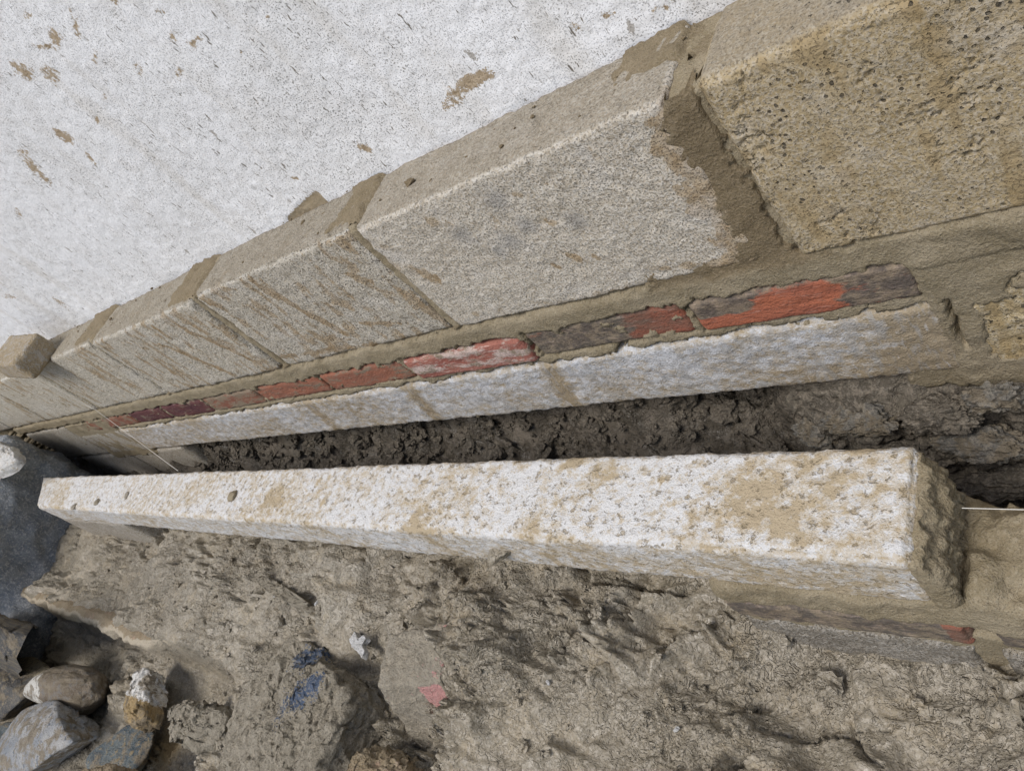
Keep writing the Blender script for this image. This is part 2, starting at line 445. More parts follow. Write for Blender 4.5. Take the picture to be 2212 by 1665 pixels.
def mat_render():
    k = M("white_render", 0.9, 0.2)
    f = k.noise(620, 2, 0.6); g = k.noise(150, 4, 0.65); lo = k.noise(5, 5, 0.6); md = k.noise(24, 4, 0.65)
    c = k.mix(k.rng(lo, 0.35, 0.7), (0.85, 0.853, 0.857), (0.78, 0.78, 0.775))
    c = k.mix(k.rng(md, 0.45, 0.75, 0, 0.4), c, (0.68, 0.66, 0.63))
    c = k.mix(k.rng(k.noise(1.0, 4, 0.6, k.map((16, 16, 3), (0, 0.2, 0))), 0.54, 0.72, 0, 0.35), c, (0.60, 0.56, 0.49))
    dirt = k.ma('ADD', k.ma('MULTIPLY', lo, 0.5), k.ma('MULTIPLY', md, 0.5))
    # pores the paint has missed
    c = k.mix(k.ma('MULTIPLY', k.rng(f, 0.605, 0.65), k.rng(dirt, 0.42, 0.60, 0.08, 1.0)), c, (0.16, 0.145, 0.12))
    # short upright flecks
    st = k.noise(1.0, 2, 0.5, k.map((300, 300, 75), (0, 0.3, 0)))
    c = k.mix(k.ma('MULTIPLY', k.rng(st, 0.655, 0.69), k.rng(k.noise(40, 2, 0.5), 0.42, 0.58)), c, (0.20, 0.18, 0.15))
    # grey splashes
    vs = k.vor(26, k.map((1, 1, 0.5), (0, 0.4, 0)))
    vs = k.ma('ADD', vs, k.ma('MULTIPLY', k.ma('SUBTRACT', k.noise(150, 4, 0.7), 0.5), 0.4))
    c = k.mix(k.ma('MULTIPLY', k.rng(vs, 0.07, 0.10, 0.85, 0), k.rng(k.noise(8, 2, 0.5), 0.46, 0.54)), c, (0.36, 0.33, 0.29))
    sp = k.ma('ADD', k.attr('stain'), k.ma('MULTIPLY', k.ma('SUBTRACT', k.noise(130, 5, 0.85), 0.5), 3.2))
    c = k.mix(k.rng(sp, 0.46, 0.66, 0, 0.9), c, k.mix(k.rng(g, 0.4, 0.6), (0.29, 0.205, 0.105), (0.42, 0.32, 0.20)))
    ch = k.ma('ADD', k.attr('chip'), k.ma('MULTIPLY', k.ma('SUBTRACT', k.noise(160, 5, 0.8), 0.5), 1.6))
    c = k.mix(k.rng(ch, 0.48, 0.52), c, k.mix(k.rng(g, 0.4, 0.6), (0.33, 0.265, 0.17), (0.38, 0.31, 0.21)))
    h = k.ma('SUBTRACT', k.ma('MULTIPLY', g, 1.3), k.ma('MULTIPLY', k.rng(f, 0.58, 0.65), 0.6))
    return k.done(c, k.bump(h, 0.0011))

MUD = mat_mud(); MORTAR = mat_mortar()
BLOCK = mat_block("concrete_block", (0.46, 0.405, 0.31), (0.58, 0.525, 0.425), (0.345, 0.235, 0.115), 0.03, 0.95)
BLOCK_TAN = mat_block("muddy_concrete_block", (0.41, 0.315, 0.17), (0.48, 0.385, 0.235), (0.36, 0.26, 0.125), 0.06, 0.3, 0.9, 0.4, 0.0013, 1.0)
BLOCK_PALE = mat_block("pale_concrete_block", (0.50, 0.43, 0.325), (0.64, 0.575, 0.465), (0.37, 0.26, 0.135), 0.045, 0.5, 0.7, 0.8, 0.0020)
BLOCK_MUD = mat_block("mud_smeared_block", (0.22, 0.19, 0.145), (0.29, 0.255, 0.20), (0.21, 0.17, 0.115), 0.05, 0.4, 0.7, 0.4, 0.003)
BLOCK_OLD = mat_block("old_concrete_block", (0.36, 0.305, 0.22), (0.47, 0.42, 0.34), (0.34, 0.265, 0.165), 0.03, 0.7, 0.7)
LINTEL = mat_lintel("limed_concrete", (0.62, 0.612, 0.595), (0.41, 0.33, 0.215), 0.0, (0.8, 1, 1), 0.7)
LINTEL_BACK = mat_lintel("limed_concrete_dull", (0.58, 0.585, 0.59), (0.32, 0.255, 0.165), 0.03, (0.6, 1, 1.1), 0.25)
RENDER = mat_render()

# ------------------------------------------------------------------ levels of the masonry (survey units)
TOP, BED0, BED1 = -0.565, -0.975, -1.045        # block course top, bottom, top of the bricks
BR0, LT0, LT1 = -1.148, -1.168, -1.392           # brick bottom, lintel top and bottom
FY0, FY1, FT, FB = 0.470, 0.676, -1.13, -1.292   # front lintel faces, top, bottom
XR = -0.362                                      # right-hand end of both lintels

def Zu(z): return K * (z + 1.6)
def Xu(x): return K * x
def Yu(y): return K * (y - 1)

# ------------------------------------------------------------------ ground: mud, trench and bank as one sheet
def outer(a, b, n, far):
    t = np.linspace(0, 1, n + 1)[1:]
    return b + (far - b) * t ** 3 if far > b else b + (far - b) * t ** 3
def billow(x, y, z, seed, octv=3, gain=0.55):
    a_, t = 1.0, 0.0
    for o in range(octv):
        t = t + a_ * np.abs(noise(x, y, z, seed + 13 * o)); x, y = x * 2.1, y * 2.1; a_ *= gain
    return t
def ground_height(x, y):
    wx = x + 0.030 * fbm(x * 7, y * 7, 1.0, 3, 4, 0.6); wy = y + 0.030 * fbm(x * 7, y * 7, 7.0, 4, 4, 0.6)
    h = 0.040 * fbm(wx * 2.4, wy * 2.4, 0, 11, 3) + 0.026 * fbm(wx * 7, wy * 7, 0, 21, 3)
    rough = sstep(-0.22, 0.30, fbm(x * 4.5, y * 4.5, 3, 16, 3))
    # trodden clods: plates at different levels with torn cracks between some of them
    f1, f2, cid = worley(wx * 8, wy * 9.5, 5)
    gap = f2 - f1
    brk = sstep(-0.2, 0.2, fbm(x * 5, y * 5, 9, 15, 2))
    h = h + 0.020 * (cid - 0.5) * sstep(0.0, 0.10, gap) - 0.016 * brk * sstep(0.045, 0.0, gap)
    f1b, f2b, cidb = worley(wx * 26 + 4, wy * 29, 6)
    h = h + (0.004 + 0.009 * rough) * (cidb - 0.5) * sstep(0.0, 0.16, f2b - f1b) - (0.002 + 0.007 * rough) * sstep(0.12, 0.0, f2b - f1b)
    # loose crumbs half trodden in
    f1c, f2c, cidc = worley(wx * 62 + 9, wy * 66, 7)
    crumb = sstep(0.50, 0.62, cidc) * np.sqrt(np.clip(0.16 - f1c ** 2, 0, 1)) / 0.4
    h = h + 0.0075 * crumb * (0.25 + rough)
    # sticky, torn surface: little cliffs that start and die out, over a crinkled skin
    vx = wx + 0.006 * fbm(x * 45, y * 45, 4, 61, 2); vy = wy + 0.006 * fbm(x * 45, y * 45, 8, 62, 2)
    for fr_, am, sd_ in ((13, 0.012, 201), (27, 0.0085, 202), (52, 0.0055, 203), (95, 0.0030, 204)):
        q = fbm(vx * fr_, vy * fr_ * 1.15, sd_ * 0.37, sd_, 2, 0.5)
        live = sstep(-0.15, 0.25, noise(x * fr_ * 0.45, y * fr_ * 0.45, 5, sd_ + 40))
        h = h + am * live * (0.28 + 0.95 * rough) * (sstep(-0.035, 0.035, q) + 0.6 * sstep(0.24, 0.30, q) - 0.6)
    h = h + (0.004 + 0.007 * rough) * billow(vx * 22, vy * 25, 2, 41, 3) + (0.002 + 0.003 * rough) * billow(vx * 75, vy * 88, 5, 51, 3, 0.6)
    # broad smeared folds where boots and shovel dragged the clay
    fo = noise(wx * 5 + 1.2 * noise(x * 3, y * 3, 2, 91), wy * 13, 4, 92)
    h = h + 0.020 * (1 - np.abs(fo) * 1.8).clip(0, 1) ** 2.5 * sstep(0.0, 0.3, noise(x * 3.1, y * 3.1, 6, 93) + 0.15)
    return h - 0.012
gx = np.concatenate([(-4.2 - 30 * np.linspace(0, 1, 14)[1:] ** 2.5)[::-1], axis(-4.2, 0.45, 0.0038, 0.0021, 0.03, 0.0, 0.55), 0.45 + 25 * np.linspace(0, 1, 12)[1:] ** 2.5])
gy = np.concatenate([(-1.7 - 25 * np.linspace(0, 1, 14)[1:] ** 2.5)[::-1], lin(-1.7, -0.8, 0.011), lin(-0.8, 0.16, 0.0030)[1:], 0.16 + 0.3 * np.linspace(0, 1, 4)[1:]])
X, Y, F = grid_mesh(gx, gy)
d = ground_height(X, Y)
fade = sstep(-9, -4.5, X) * sstep(6, 1.0, X)
base = np.full(X.shape, 0.02)
# bank rising towards the underside of the front lintel, lower at the bearing on the right
under = sstep(-0.42, -0.26, Y) * sstep(-0.02, -0.14, Y)
base += 0.055 * (1 - 0.9 * sstep(-1.5, -2.1, X)) * sstep(-0.36, -0.75, X) * sstep(-0.62, -0.30, Y) * sstep(-0.1, -0.2, Y)
base += 0.03 * np.exp(-((X + 0.62) / 0.22) ** 2 - ((Y + 0.42) / 0.12) ** 2)
base -= 0.035 * np.exp(-((X + 0.25) / 0.12) ** 2 - ((Y + 0.30) / 0.10) ** 2)
# smoother dished slope at the left
base += 0.03 * sstep(-1.2, -2.2, X) * sstep(-0.36, -0.46, Y)
# trench bottom and the dug face below the back lintel
tr = sstep(-0.17, -0.12, Y)
base = base * (1 - tr) + tr * (-0.045 + 0.165 * sstep(-0.035, 0.10, Y + 0.05 * fbm(X * 6, Y * 0, 2, 61, 3)) )
# hollow under the broken slab at the lower left
pa, pb = at(0, 1290, Z=0.0), at(400, 1440, Z=0.0)
nv = np.array([pb[1] - pa[1], -(pb[0] - pa[0])]); nv /= np.linalg.norm(nv)
sd_ = (X - pa[0]) * nv[0] + (Y - pa[1]) * nv[1]         # positive on the hollow's side
hol = sstep(-0.04, 0.0, sd_) * sstep(-1.25, -1.55, X)
base -= 0.13 * hol
calm = sstep(-0.9, -1.6, X) * sstep(-0.25, -0.35, Y)
for q_, r_, a_ in [((735, 1520), 0.10, 0.035), ((900, 1535), 0.08, 0.05), ((560, 1600), 0.12, 0.02), ((640, 1400), 0.05, 0.03)]:
    q_ = at(*q_, Z=0.03); base -= a_ * np.exp(-((X - q_[0]) ** 2 + (Y - q_[1]) ** 2) / r_ ** 2)
H = base + d * fade * (1 - 0.35 * calm) * (1 + 0.1 * tr)
soil = np.clip(sstep(-0.15, -0.11, Y) * 1.0, 0, 1)  # mask of the trench soil that takes the painted shade
oc = at(330, 1600, Z=-0.05)
ochre = 0.8 * np.exp(-((X - oc[0]) ** 2 + (Y - oc[1]) ** 2) / 0.06 ** 2)
sx = 0.007 * fbm(X * 26, Y * 26, 9, 71, 3) * fade; sy = 0.007 * fbm(X * 26, Y * 26, 19, 72, 3) * fade
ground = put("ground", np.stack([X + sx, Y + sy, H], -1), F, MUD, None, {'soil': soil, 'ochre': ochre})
ground['kind'] = 'structure'
GX, GY, GH = gx, gy, H.reshape(len(gx), len(gy))
def gz(x, y):
    i = np.clip(np.searchsorted(GX, x), 0, len(GX) - 1); j = np.clip(np.searchsorted(GY, y), 0, len(GY) - 1)
    return GH[i, j]

# ------------------------------------------------------------------ white rendered wall behind the blocks
WY = Yu(1.21)
ww = thing("white_wall", (-1.2, WY, Zu(TOP)), "white painted render wall rising behind the concrete blocks", "wall")
xs = np.concatenate([-6.0 + np.linspace(0, 2.6, 30), axis(-3.38, 0.0, 0.0042, 0.003, 0.03, 0.0, 0.7), np.linspace(0.01, 2.0, 20)])
zs = np.concatenate([np.linspace(0, 1, 150) ** 1.25 * 0.62 + Zu(TOP) - 0.010, Zu(TOP) + 0.62 + np.linspace(0.05, 2.2, 22)])
X, Z, F = grid_mesh(xs, zs)
# hand-placed mud splashes: (px, py, radius_px)
spl = []
def splash(px, py, rx, ry, rot, a):
    c = at(px, py, Y=WY); e = at(px + rx * math.cos(rot), py + rx * math.sin(rot), Y=WY); g = at(px - ry * math.sin(rot), py + ry * math.cos(rot), Y=WY)
    spl.append((c, e - c, g - c, a))
for s_ in [(1025, 172, 42, 16, -0.35, 1.25), (985, 205, 22, 20, 0, 0.75), (960, 225, 14, 12, 0, 0.6), (140, 295, 28, 9, 0.6, 1.1), (195, 340, 22, 5, 0.9, 0.8),
           (120, 80, 22, 12, 1.0, 0.95), (100, 100, 30, 6, 0.1, 0.9), (165, 60, 26, 9, 1.3, 0.85), (55, 155, 24, 16, 0.7, 0.85), (110, 160, 30, 18, 1.0, 0.7),
           (70, 360, 34, 10, 0.9, 0.75), (95, 385, 30, 8, 0.8, 0.7), (50, 330, 14, 10, 0, 0.7), (412, 92, 14, 7, 0.2, 1.1), (430, 85, 8, 8, 0, 1.0), (370, 82, 8, 14, 0, 0.8),
           (385, 160, 10, 16, 0.3, 0.7), (205, 125, 8, 16, 0, 0.8), (785, 320, 22, 8, 0.4, 0.9), (1310, 32, 22, 8, 0.1, 0.9), (1240, 60, 16, 8, 0.1, 0.7), (1435, 15, 30, 8, -0.4, 0.75),
           (635, 385, 12, 6, 0, 0.8), (250, 5, 14, 8, 0.5, 0.7), (60, 35, 8, 14, 0.5, 0.75), (575, 35, 7, 10, 0.2, 0.75), (210, 260, 8, 6, 0, 0.8), (225, 210, 14, 8, 1.0, 0.5), (40, 460, 16, 6, 1.0, 0.6),
           (150, 20, 9, 6, 0, 0.7), (345, 25, 12, 8, 0.3, 0.7), (300, 150, 18, 10, 1.0, 0.5), (520, 115, 8, 6, 0, 0.8), (30, 140, 12, 8, 0.5, 0.9), (130, 655, 22, 5, 0.6, 0.55), (20, 640, 20, 6, 0.2, 0.6)]:
    splash(*s_)
st = np.zeros(X.shape)
wxn = 0.004 * fbm(X * 90, Z * 90, 0, 81, 3); wzn = 0.004 * fbm(X * 90, Z * 90, 5, 82, 3)
for c, e, g, a in spl:
    E_ = np.array([[e[0], g[0]], [e[2], g[2]]]); I_ = np.linalg.inv(E_)
    u = I_[0, 0] * (X - c[0] + wxn) + I_[0, 1] * (Z - c[2] + wzn); v = I_[1, 0] * (X - c[0] + wxn) + I_[1, 1] * (Z - c[2] + wzn)
    st = np.maximum(st, a * sstep(1.7, 0.2, np.hypot(u, v)))
# lower edge of the render: ragged lip with a broken-out piece
lip = 0.0015 * fbm(X * 45, 0, 0, 91, 3) + 0.002 * fbm(X * 9, 0, 3, 92, 2)
Yw = WY + 0.0012 * fbm(X * 60, Z * 60, 0, 93, 3) + 0.004 * fbm(X * 4, Z * 4, 0, 94, 2)
c1, c2, c3 = at(622, 470, Y=WY), at(690, 432, Y=WY), at(662, 398, Y=WY)
# chip: keep faces outside of the ragged polygon
def inside_chip(x, z):
    x = x + 0.0035 * fbm(x * 160, z * 160, 0, 95, 3); z = z + 0.0035 * fbm(x * 160, z * 160, 4, 96, 3)
    top = np.interp(x, [c1[0] - 0.004, c3[0] - 0.022, c3[0] + 0.006, c2[0] + 0.004], [Zu(TOP) - 0.01, c3[2] + 0.001, c3[2] + 0.003, Zu(TOP) - 0.02], left=-1, right=-1)
    return z < top
chipd = np.zeros(X.shape)
topc = np.interp(X, [c1[0] - 0.02, c1[0] - 0.004, c3[0] - 0.022, c3[0] + 0.006, c2[0] + 0.004, c2[0] + 0.02], [Zu(TOP) - 0.03, Zu(TOP) + 0.002, c3[2] - 0.016, c3[2] - 0.013, Zu(TOP) - 0.002, Zu(TOP) - 0.03], left=-1, right=-1)
chipd = 0.5 + (topc - Z) / 0.012
put("render_coat", np.stack([X, Yw + 0.0012 * sstep(0.4, 0.8, chipd), Z], -1), F, RENDER, ww, {'stain': st, 'chip': np.clip(chipd, 0, 1)})
# rendering has a body: the under-edge, and the brown wall it is laid on
sub = mat_stone("brown_backing_coat", (0.26, 0.215, 0.15), (0.31, 0.265, 0.195), (0.28, 0.23, 0.165), 0, 20)
V, F, N, e = rbox(np.linspace(-6.0, 2.0, 40), [WY + 0.02, WY + 0.2], np.linspace(Zu(-2.0), Zu(TOP) + 2.8, 20), 0.001)
put("wall_backing", V, F, sub, ww)

# ------------------------------------------------------------------ block wall with brick course and back lintel
STROKES = []      # (A, B, half width in metres, strength)
def stroke_set(ox, oy, sc, items):
    for (x0, y0, x1, y1, wd, a_) in items:
        p = at((ox + x0 / sc) / 1.736, (oy + y0 / sc) / 1.736, Y=0); q = at((ox + x1 / sc) / 1.736, (oy + y1 / sc) / 1.736, Y=0)
        m_ = np.linalg.norm((p + q) / 2 - CAM) / FPX / 1.736 / sc
        STROKES.append((p, q, wd * m_ * 0.7, a_))
stroke_set(400, 900, 2.011, [(1080, 310, 1230, 430, 34, .8), (1280, 430, 1500, 560, 40, .8), (1500, 560, 1800, 720, 50, .8), (760, 360, 960, 390, 22, .7), (1700, 480, 1850, 530, 20, .6), (1720, 250, 2000, 330, 40, .35), (1650, 745, 1850, 765, 22, .6), (1900, 640, 2200, 640, 40, .5),
    (440, 560, 620, 680, 36, .8), (620, 680, 960, 830, 42, .75), (970, 840, 1150, 920, 26, .7), (350, 640, 480, 730, 30, .8), (420, 780, 560, 840, 30, .8), (560, 840, 960, 1010, 40, .8), (590, 750, 650, 810, 22, .7), (350, 880, 520, 1010, 24, .7), (540, 1060, 660, 1110, 32, .8), (220, 860, 420, 990, 20, .5),
    (1250, 900, 2000, 800, 30, .5), (180, 1090, 260, 1120, 20, .7), (760, 490, 840, 510, 18, .7)])
stroke_set(1200, 500, 1.301, [(1240, 60, 1350, 130, 90, .5), (1000, 130, 1200, 150, 70, .35), (200, 520, 330, 560, 60, .6), (320, 480, 560, 430, 60, .4), (330, 620, 560, 720, 70, .55), (940, 300, 970, 305, 26, .8), (620, 440, 650, 450, 30, .7), (1140, 640, 1160, 650, 30, .8), (1220, 600, 1270, 620, 24, .7), (1340, 605, 1360, 610, 16, .7),
    (1100, 430, 1140, 440, 28, .6), (1060, 240, 1100, 250, 24, .6), (1800, 380, 1850, 400, 30, .7), (1300, 170, 1700, 60, 50, .45), (560, 700, 580, 720, 24, .7), (400, 690, 480, 720, 40, .5), (1600, 660, 1900, 640, 40, .6), (750, 880, 1500, 760, 30, .4)])
GREYS = []
for (x0, y0, r_) in [(860, 330, 60), (1000, 450, 50), (930, 530, 60), (880, 575, 40), (700, 500, 60), (1250, 430, 50)]:
    p = at((1200 + x0 / 1.301) / 1.736, (500 + y0 / 1.301) / 1.736, Y=0)
    GREYS.append((p, r_ * 0.00022))
def face_stain(x, y, z):
    v = np.zeros(len(x)); wx = x + 0.004 * fbm(x * 70, z * 70, 0, 31, 3); wz = z + 0.004 * fbm(x * 70, z * 70, 5, 32, 3)
    for p, q, wd, a_ in STROKES:
        dx, dz = q[0] - p[0], q[2] - p[2]; L2 = dx * dx + dz * dz + 1e-9
        t = np.clip(((wx - p[0]) * dx + (wz - p[2]) * dz) / L2, 0, 1)
        d_ = np.hypot(wx - p[0] - t * dx, wz - p[2] - t * dz)
        v = np.maximum(v, a_ * sstep(1.5 * wd, 0.3 * wd, d_))
    return v * (y < 0.02)
def face_grey(x, y, z):
    v = np.zeros(len(x))
    for p, r_ in GREYS: v = np.maximum(v, sstep(1.8 * r_, 0.2 * r_, np.hypot(x - p[0], z - p[2])))
    return v * (y < 0.02)

bw = thing("block_wall", (Xu(-1.5), 0.05, Zu(TOP)), "low concrete block wall with a red brick course against the white wall", "wall")
def block(name, x0, x1, z0, z1, y0, y1, mat, parent, seed, res=None, pit=0.0012, chip=0.004, pits=0.0, r=0.005, stain=None):
    xm = -(x0 + x1) / 2
    k = res or max(0.0024, 0.0032 * math.hypot(xm, 0.6))
    xs_ = np.concatenate([lin(x0, -0.03, k), lin(-0.03, x1, 0.02)[1:]]) if x1 > 0.1 else lin(x0, x1, k)
    V, F, N, e = rbox(xs_, lin(y0, y1, max(k, 0.004)), lin(z0, z1, k), r)
    x, y, z = V.T
    n = fbm(x * 70 + seed, y * 70, z * 70, seed, 4, 0.6)
    disp = pit * n + 0.0016 * fbm(x * 12 + seed, y * 12, z * 12, seed + 3, 3) - chip * e * np.clip(fbm(x * 28 + seed, y * 28, z * 28, seed + 5, 3) + 0.35, 0, 1)
    if pits:
        # open-textured face: pebbly grains with real holes between them
        f1, f2, cid = worley(x * 185 + 0.6 * fbm(x * 60, z * 60, y * 60, 7, 2), z * 185 + y * 185, seed)
        patch = sstep(0.0, 0.3, fbm(x * 11, y * 11, z * 11, seed + 9, 3))
        hole = sstep(0.25, 0.05, f2 - f1) * sstep(0.60, 0.72, fbm(x * 80, y * 80, z * 80, seed + 4, 2) + 0.5)
        disp += pits * (0.0006 * (0.5 - f1) - 0.0028 * hole * patch)
    V = V + N * disp[:, None]
    at_ = {'stain': stain(x, y, z) if stain else np.zeros(len(x)), 'edge': e * (N[:, 2] > 0.2) * (N[:, 1] < -0.1) * (0 if pits else 1), 'film': sstep(0.8, 0.97, N[:, 2]), 'wet': np.zeros(len(x)), 'tone': np.full(len(x), math.sin(seed * 12.9898) * 0.5 + 0.5), 'grey': face_grey(x, y, z) if name == 'block' else np.zeros(len(x))}
    return put(name, V, F, mat, parent, at_)
D0, D1 = 0.0, Yu(1.21) - 0.003
JX = [-0.592, -1.500, -2.440, -3.500, -4.490, -5.500, -6.430]      # block perpends
G = 0.012
edges = [(0.40, -0.545)] + [(a - (G if a > -2 else 0.020), b + (G if b > -2 else 0.020)) for a, b in zip(JX[:-1], JX[1:])]
for i, (xr, xl) in enumerate(edges):
    if i == 0:
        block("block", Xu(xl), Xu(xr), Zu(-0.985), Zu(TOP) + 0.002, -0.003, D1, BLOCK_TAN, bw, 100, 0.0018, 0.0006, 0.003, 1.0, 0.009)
    else:
        sy_ = [0, 0.000, 0.003, -0.002, 0.001, 0.0, 0.0][i]
        def stn(x, y, z, i=i, xr=xr):
            top = sstep(Zu(TOP) - 0.004, Zu(TOP) - 0.001, z)
            v = top * -0.3
            if i == 1:
                lf = K * np.interp((TOP - (z / K - 1.6)) / 0.41, [0, 0.1, 0.25, 0.4, 0.6, 0.8, 0.9, 1.0], [-0.600, -0.632, -0.655, -0.640, -0.640, -0.640, -0.66, -0.74])
                v = v + 1.5 * sstep(-0.030, 0.004, x - lf + 0.018 * fbm(x * 45, z * 45, 0, 5, 4, .6)) * (y < 0.02) - 0.12
            return v * 0.6 + face_stain(x, y, z)
        block("block", Xu(xl), Xu(xr), Zu(BED0) + 0.001 * (i % 2), Zu(TOP) + [0, 0, .001, -.002, 0, .001, 0][i], sy_, D1, BLOCK_PALE if i == 1 else BLOCK, bw, 100 + i, None, 0.0014, 0.006, 0, 0.006, stn)
# bricks
RED = ((0.42, 0.105, 0.055), (0.34, 0.085, 0.05)); GRIME = (0.105, 0.095, 0.08)
kinds = [mat_brick("red_brick_smeared", (0.42, 0.14, 0.075), (0.33, 0.115, 0.07), GRIME), mat_brick("grey_smeared_brick", (0.30, 0.10, 0.06), (0.17, 0.11, 0.08), GRIME),
         mat_brick("scratched_red_brick", (0.36, 0.15, 0.11), (0.28, 0.10, 0.075), (0.56, 0.45, 0.40), 0.7), mat_brick("orange_red_brick", (0.34, 0.135, 0.08), (0.26, 0.115, 0.075), (0.20, 0.155, 0.11)),
         mat_brick("purple_brick", (0.09, 0.035, 0.04), (0.13, 0.05, 0.045), (0.16, 0.11, 0.08)), mat_brick("brown_brick", (0.22, 0.085, 0.055), (0.27, 0.13, 0.08), (0.25, 0.19, 0.13))]
bx = [-0.368, -0.838, -1.325, -1.852, -2.350, -2.850, -3.330, -3.820, -4.280, -4.740, -5.190]
bk = [0, 1, 2, 3, 3, 5, 4, 4, 5, 5]
bs = [0.42, 0.95, 0.5, 0.5, 0.45, 0.6, 0.4, 0.4, 0.5, 0.5]
for i in range(len(bk)):
    x1, x0 = Xu(bx[i]) - 0.004, Xu(bx[i + 1]) + 0.006
    def stn(x, y, z, i=i, x0=x0, x1=x1):
        t = (x - x0) / (x1 - x0); v = (z - Zu(BR0)) / (Zu(BED1) - Zu(BR0))
        if i == 0: return 0.22 + 0.75 * sstep(0.40, 0.2, t) * sstep(0.35, 0.55, v) + 0.55 * sstep(0.62, 0.74, t) + 0.25 * sstep(0.7, 0.95, v)
        if i == 1: return 0.85 - 0.6 * sstep(0.55, 0.8, t)
        return np.full(len(x), bs[i])
    dz = [0, 0.002, -0.002, 0.0, 0.001, 0, -0.001, 0.001, 0, 0][i]
    block("brick", x0, x1, Zu(BR0) + dz, Zu(BED1) + dz, [-0.002, 0.001, -0.003, 0, 0.001, 0, 0, 0, 0, 0][i], 0.09, kinds[bk[i]], bw, 200 + i, None, 0.0008, 0.003, 0, 0.005, stn)
# back lintel
V, F, N, e = rbox(axis(Xu(-4.72), Xu(XR), 0.0040, 0.0026, 0.02, 0, 0.6), lin(-0.002, 0.098, 0.006), lin(Zu(LT1), Zu(LT0), 0.004), 0.008)
x, y, z = V.T
disp = 0.0016 * fbm(x * 60, y * 60, z * 60, 301, 4, 0.6) + 0.0012 * fbm(x * 8, y * 8, z * 8, 302, 3) - 0.004 * e * np.clip(fbm(x * 30, y * 30, z * 30, 303, 3) + .3, 0, 1)
rag = sstep(Zu(LT1) + 0.02, Zu(LT1), z)
V = V + N * disp[:, None]; V[:, 2] -= rag * (0.004 * np.abs(fbm(x * 55, 0, y * 20, 304, 4)) + 0.003 * fbm(x * 6, 0, 0, 305, 3))
band = lambda c, w_: np.exp(-((x - Xu(c)) / w_) ** 2)
xk = x; x = x - 0.25 * (z - Zu(-1.28))
sv = 2.4 * band(-1.98, 0.014) + 1.8 * band(-1.36, 0.016) + 1.6 * band(-2.62, 0.016); x = xk
sv = sv + 1.2 * sstep(Xu(-0.60), Xu(-0.42), x) + 0.6 * sstep(Xu(-3.2), Xu(-4.2), x) + 0.5 * band(-3.0, 0.05) \
     + 0.8 * sstep(Xu(-0.95), Xu(-0.6), x) * sstep(Zu(-1.27), Zu(-1.36), z) + 0.35 * sstep(Zu(LT0) - 0.02, Zu(LT0), z) - 0.1
put("lintel", V, F, LINTEL_BACK, bw, {'stain': sv})
# the bearing courses at the far left end, and behind the lintel
block("block", Xu(-5.45), Xu(-4.735), Zu(-1.40), Zu(-1.165), 0.0, 0.095, BLOCK_OLD, bw, 320)
block("block", Xu(-6.43), Xu(-5.475), Zu(-1.40), Zu(-1.055), 0.0, 0.095, BLOCK_OLD, bw, 321)
block("block", Xu(-7.4), Xu(-6.455), Zu(BED0), Zu(TOP), 0.0, D1, BLOCK, bw, 322)
block("block", Xu(-5.2), Xu(-4.35), Zu(-1.86), Zu(-1.415), 0.002, 0.095, BLOCK_OLD, bw, 323)
block("block", Xu(-6.2), Xu(-5.22), Zu(-1.86), Zu(-1.415), 0.001, 0.095, BLOCK_OLD, bw, 324)
# right-hand return of old blockwork
block("block", Xu(-0.332), Xu(0.60), Zu(-1.44), Zu(-1.03), 0.0, 0.095, BLOCK_TAN, bw, 330, 0.0026, 0.0014, 0.004, 0.8, 0.006)

# mortar: one continuous skin with the joints, smears and squeezed-out edges
xs = axis(Xu(-7.3), Xu(0.6), 0.0032, 0.0020, 0.015, 0, 0.55); zs = lin(Zu(-1.46), Zu(TOP) - 0.003, 0.0027)
X, Z, F = grid_mesh(xs, zs)
ux, uz = X / K, Z / K - 1.6
wn1 = fbm(X * 60, Z * 60, 0, 401, 4, 0.6); wn2 = fbm(X * 18, Z * 18, 0, 402, 3)
sd = np.full(X.shape, -9.0)
def add(s_):
    global sd
    sd = np.maximum(sd, s_)
def rect(x0, x1, z0, z1):
    return np.minimum(np.minimum(ux - x0, x1 - ux), np.minimum(uz - z0, z1 - uz))
add(rect(-6.5, 0.62, BED1 - 0.002, BED0 + 0.004))                       # bed under the block course
for j in JX[1:]: add(rect(j - 0.016 - 0.006 * (j < -2), j + 0.016 + 0.006 * (j < -2), BED0, 9))
for b_ in bx[1:]: add(rect(b_ - 0.014, b_ + 0.014, BR0 - 0.01, BED1 + 0.01))
add(rect(-5.0, 0.62, LT0 - 0.006, BR0 + 0.008))                          # thin bed between bricks and lintel
add(rect(-5.47, -4.7, -1.46, BED1))
# the wide smeared joint near the corner
t_ = np.clip((TOP - uz) / 0.41, 0, 1)
left = np.interp(t_, [0, 0.1, 0.25, 0.4, 0.6, 0.8, 0.9, 1.0], [-0.600, -0.632, -0.655, -0.640, -0.640, -0.640, -0.66, -0.74]) + 0.012 * wn2
add(np.minimum(np.minimum(ux - left, -0.546 - ux), np.minimum(uz - BED1, TOP - 0.0 - uz)))
add(rect(-0.86, -0.545, BED1, BED0 + 0.045))
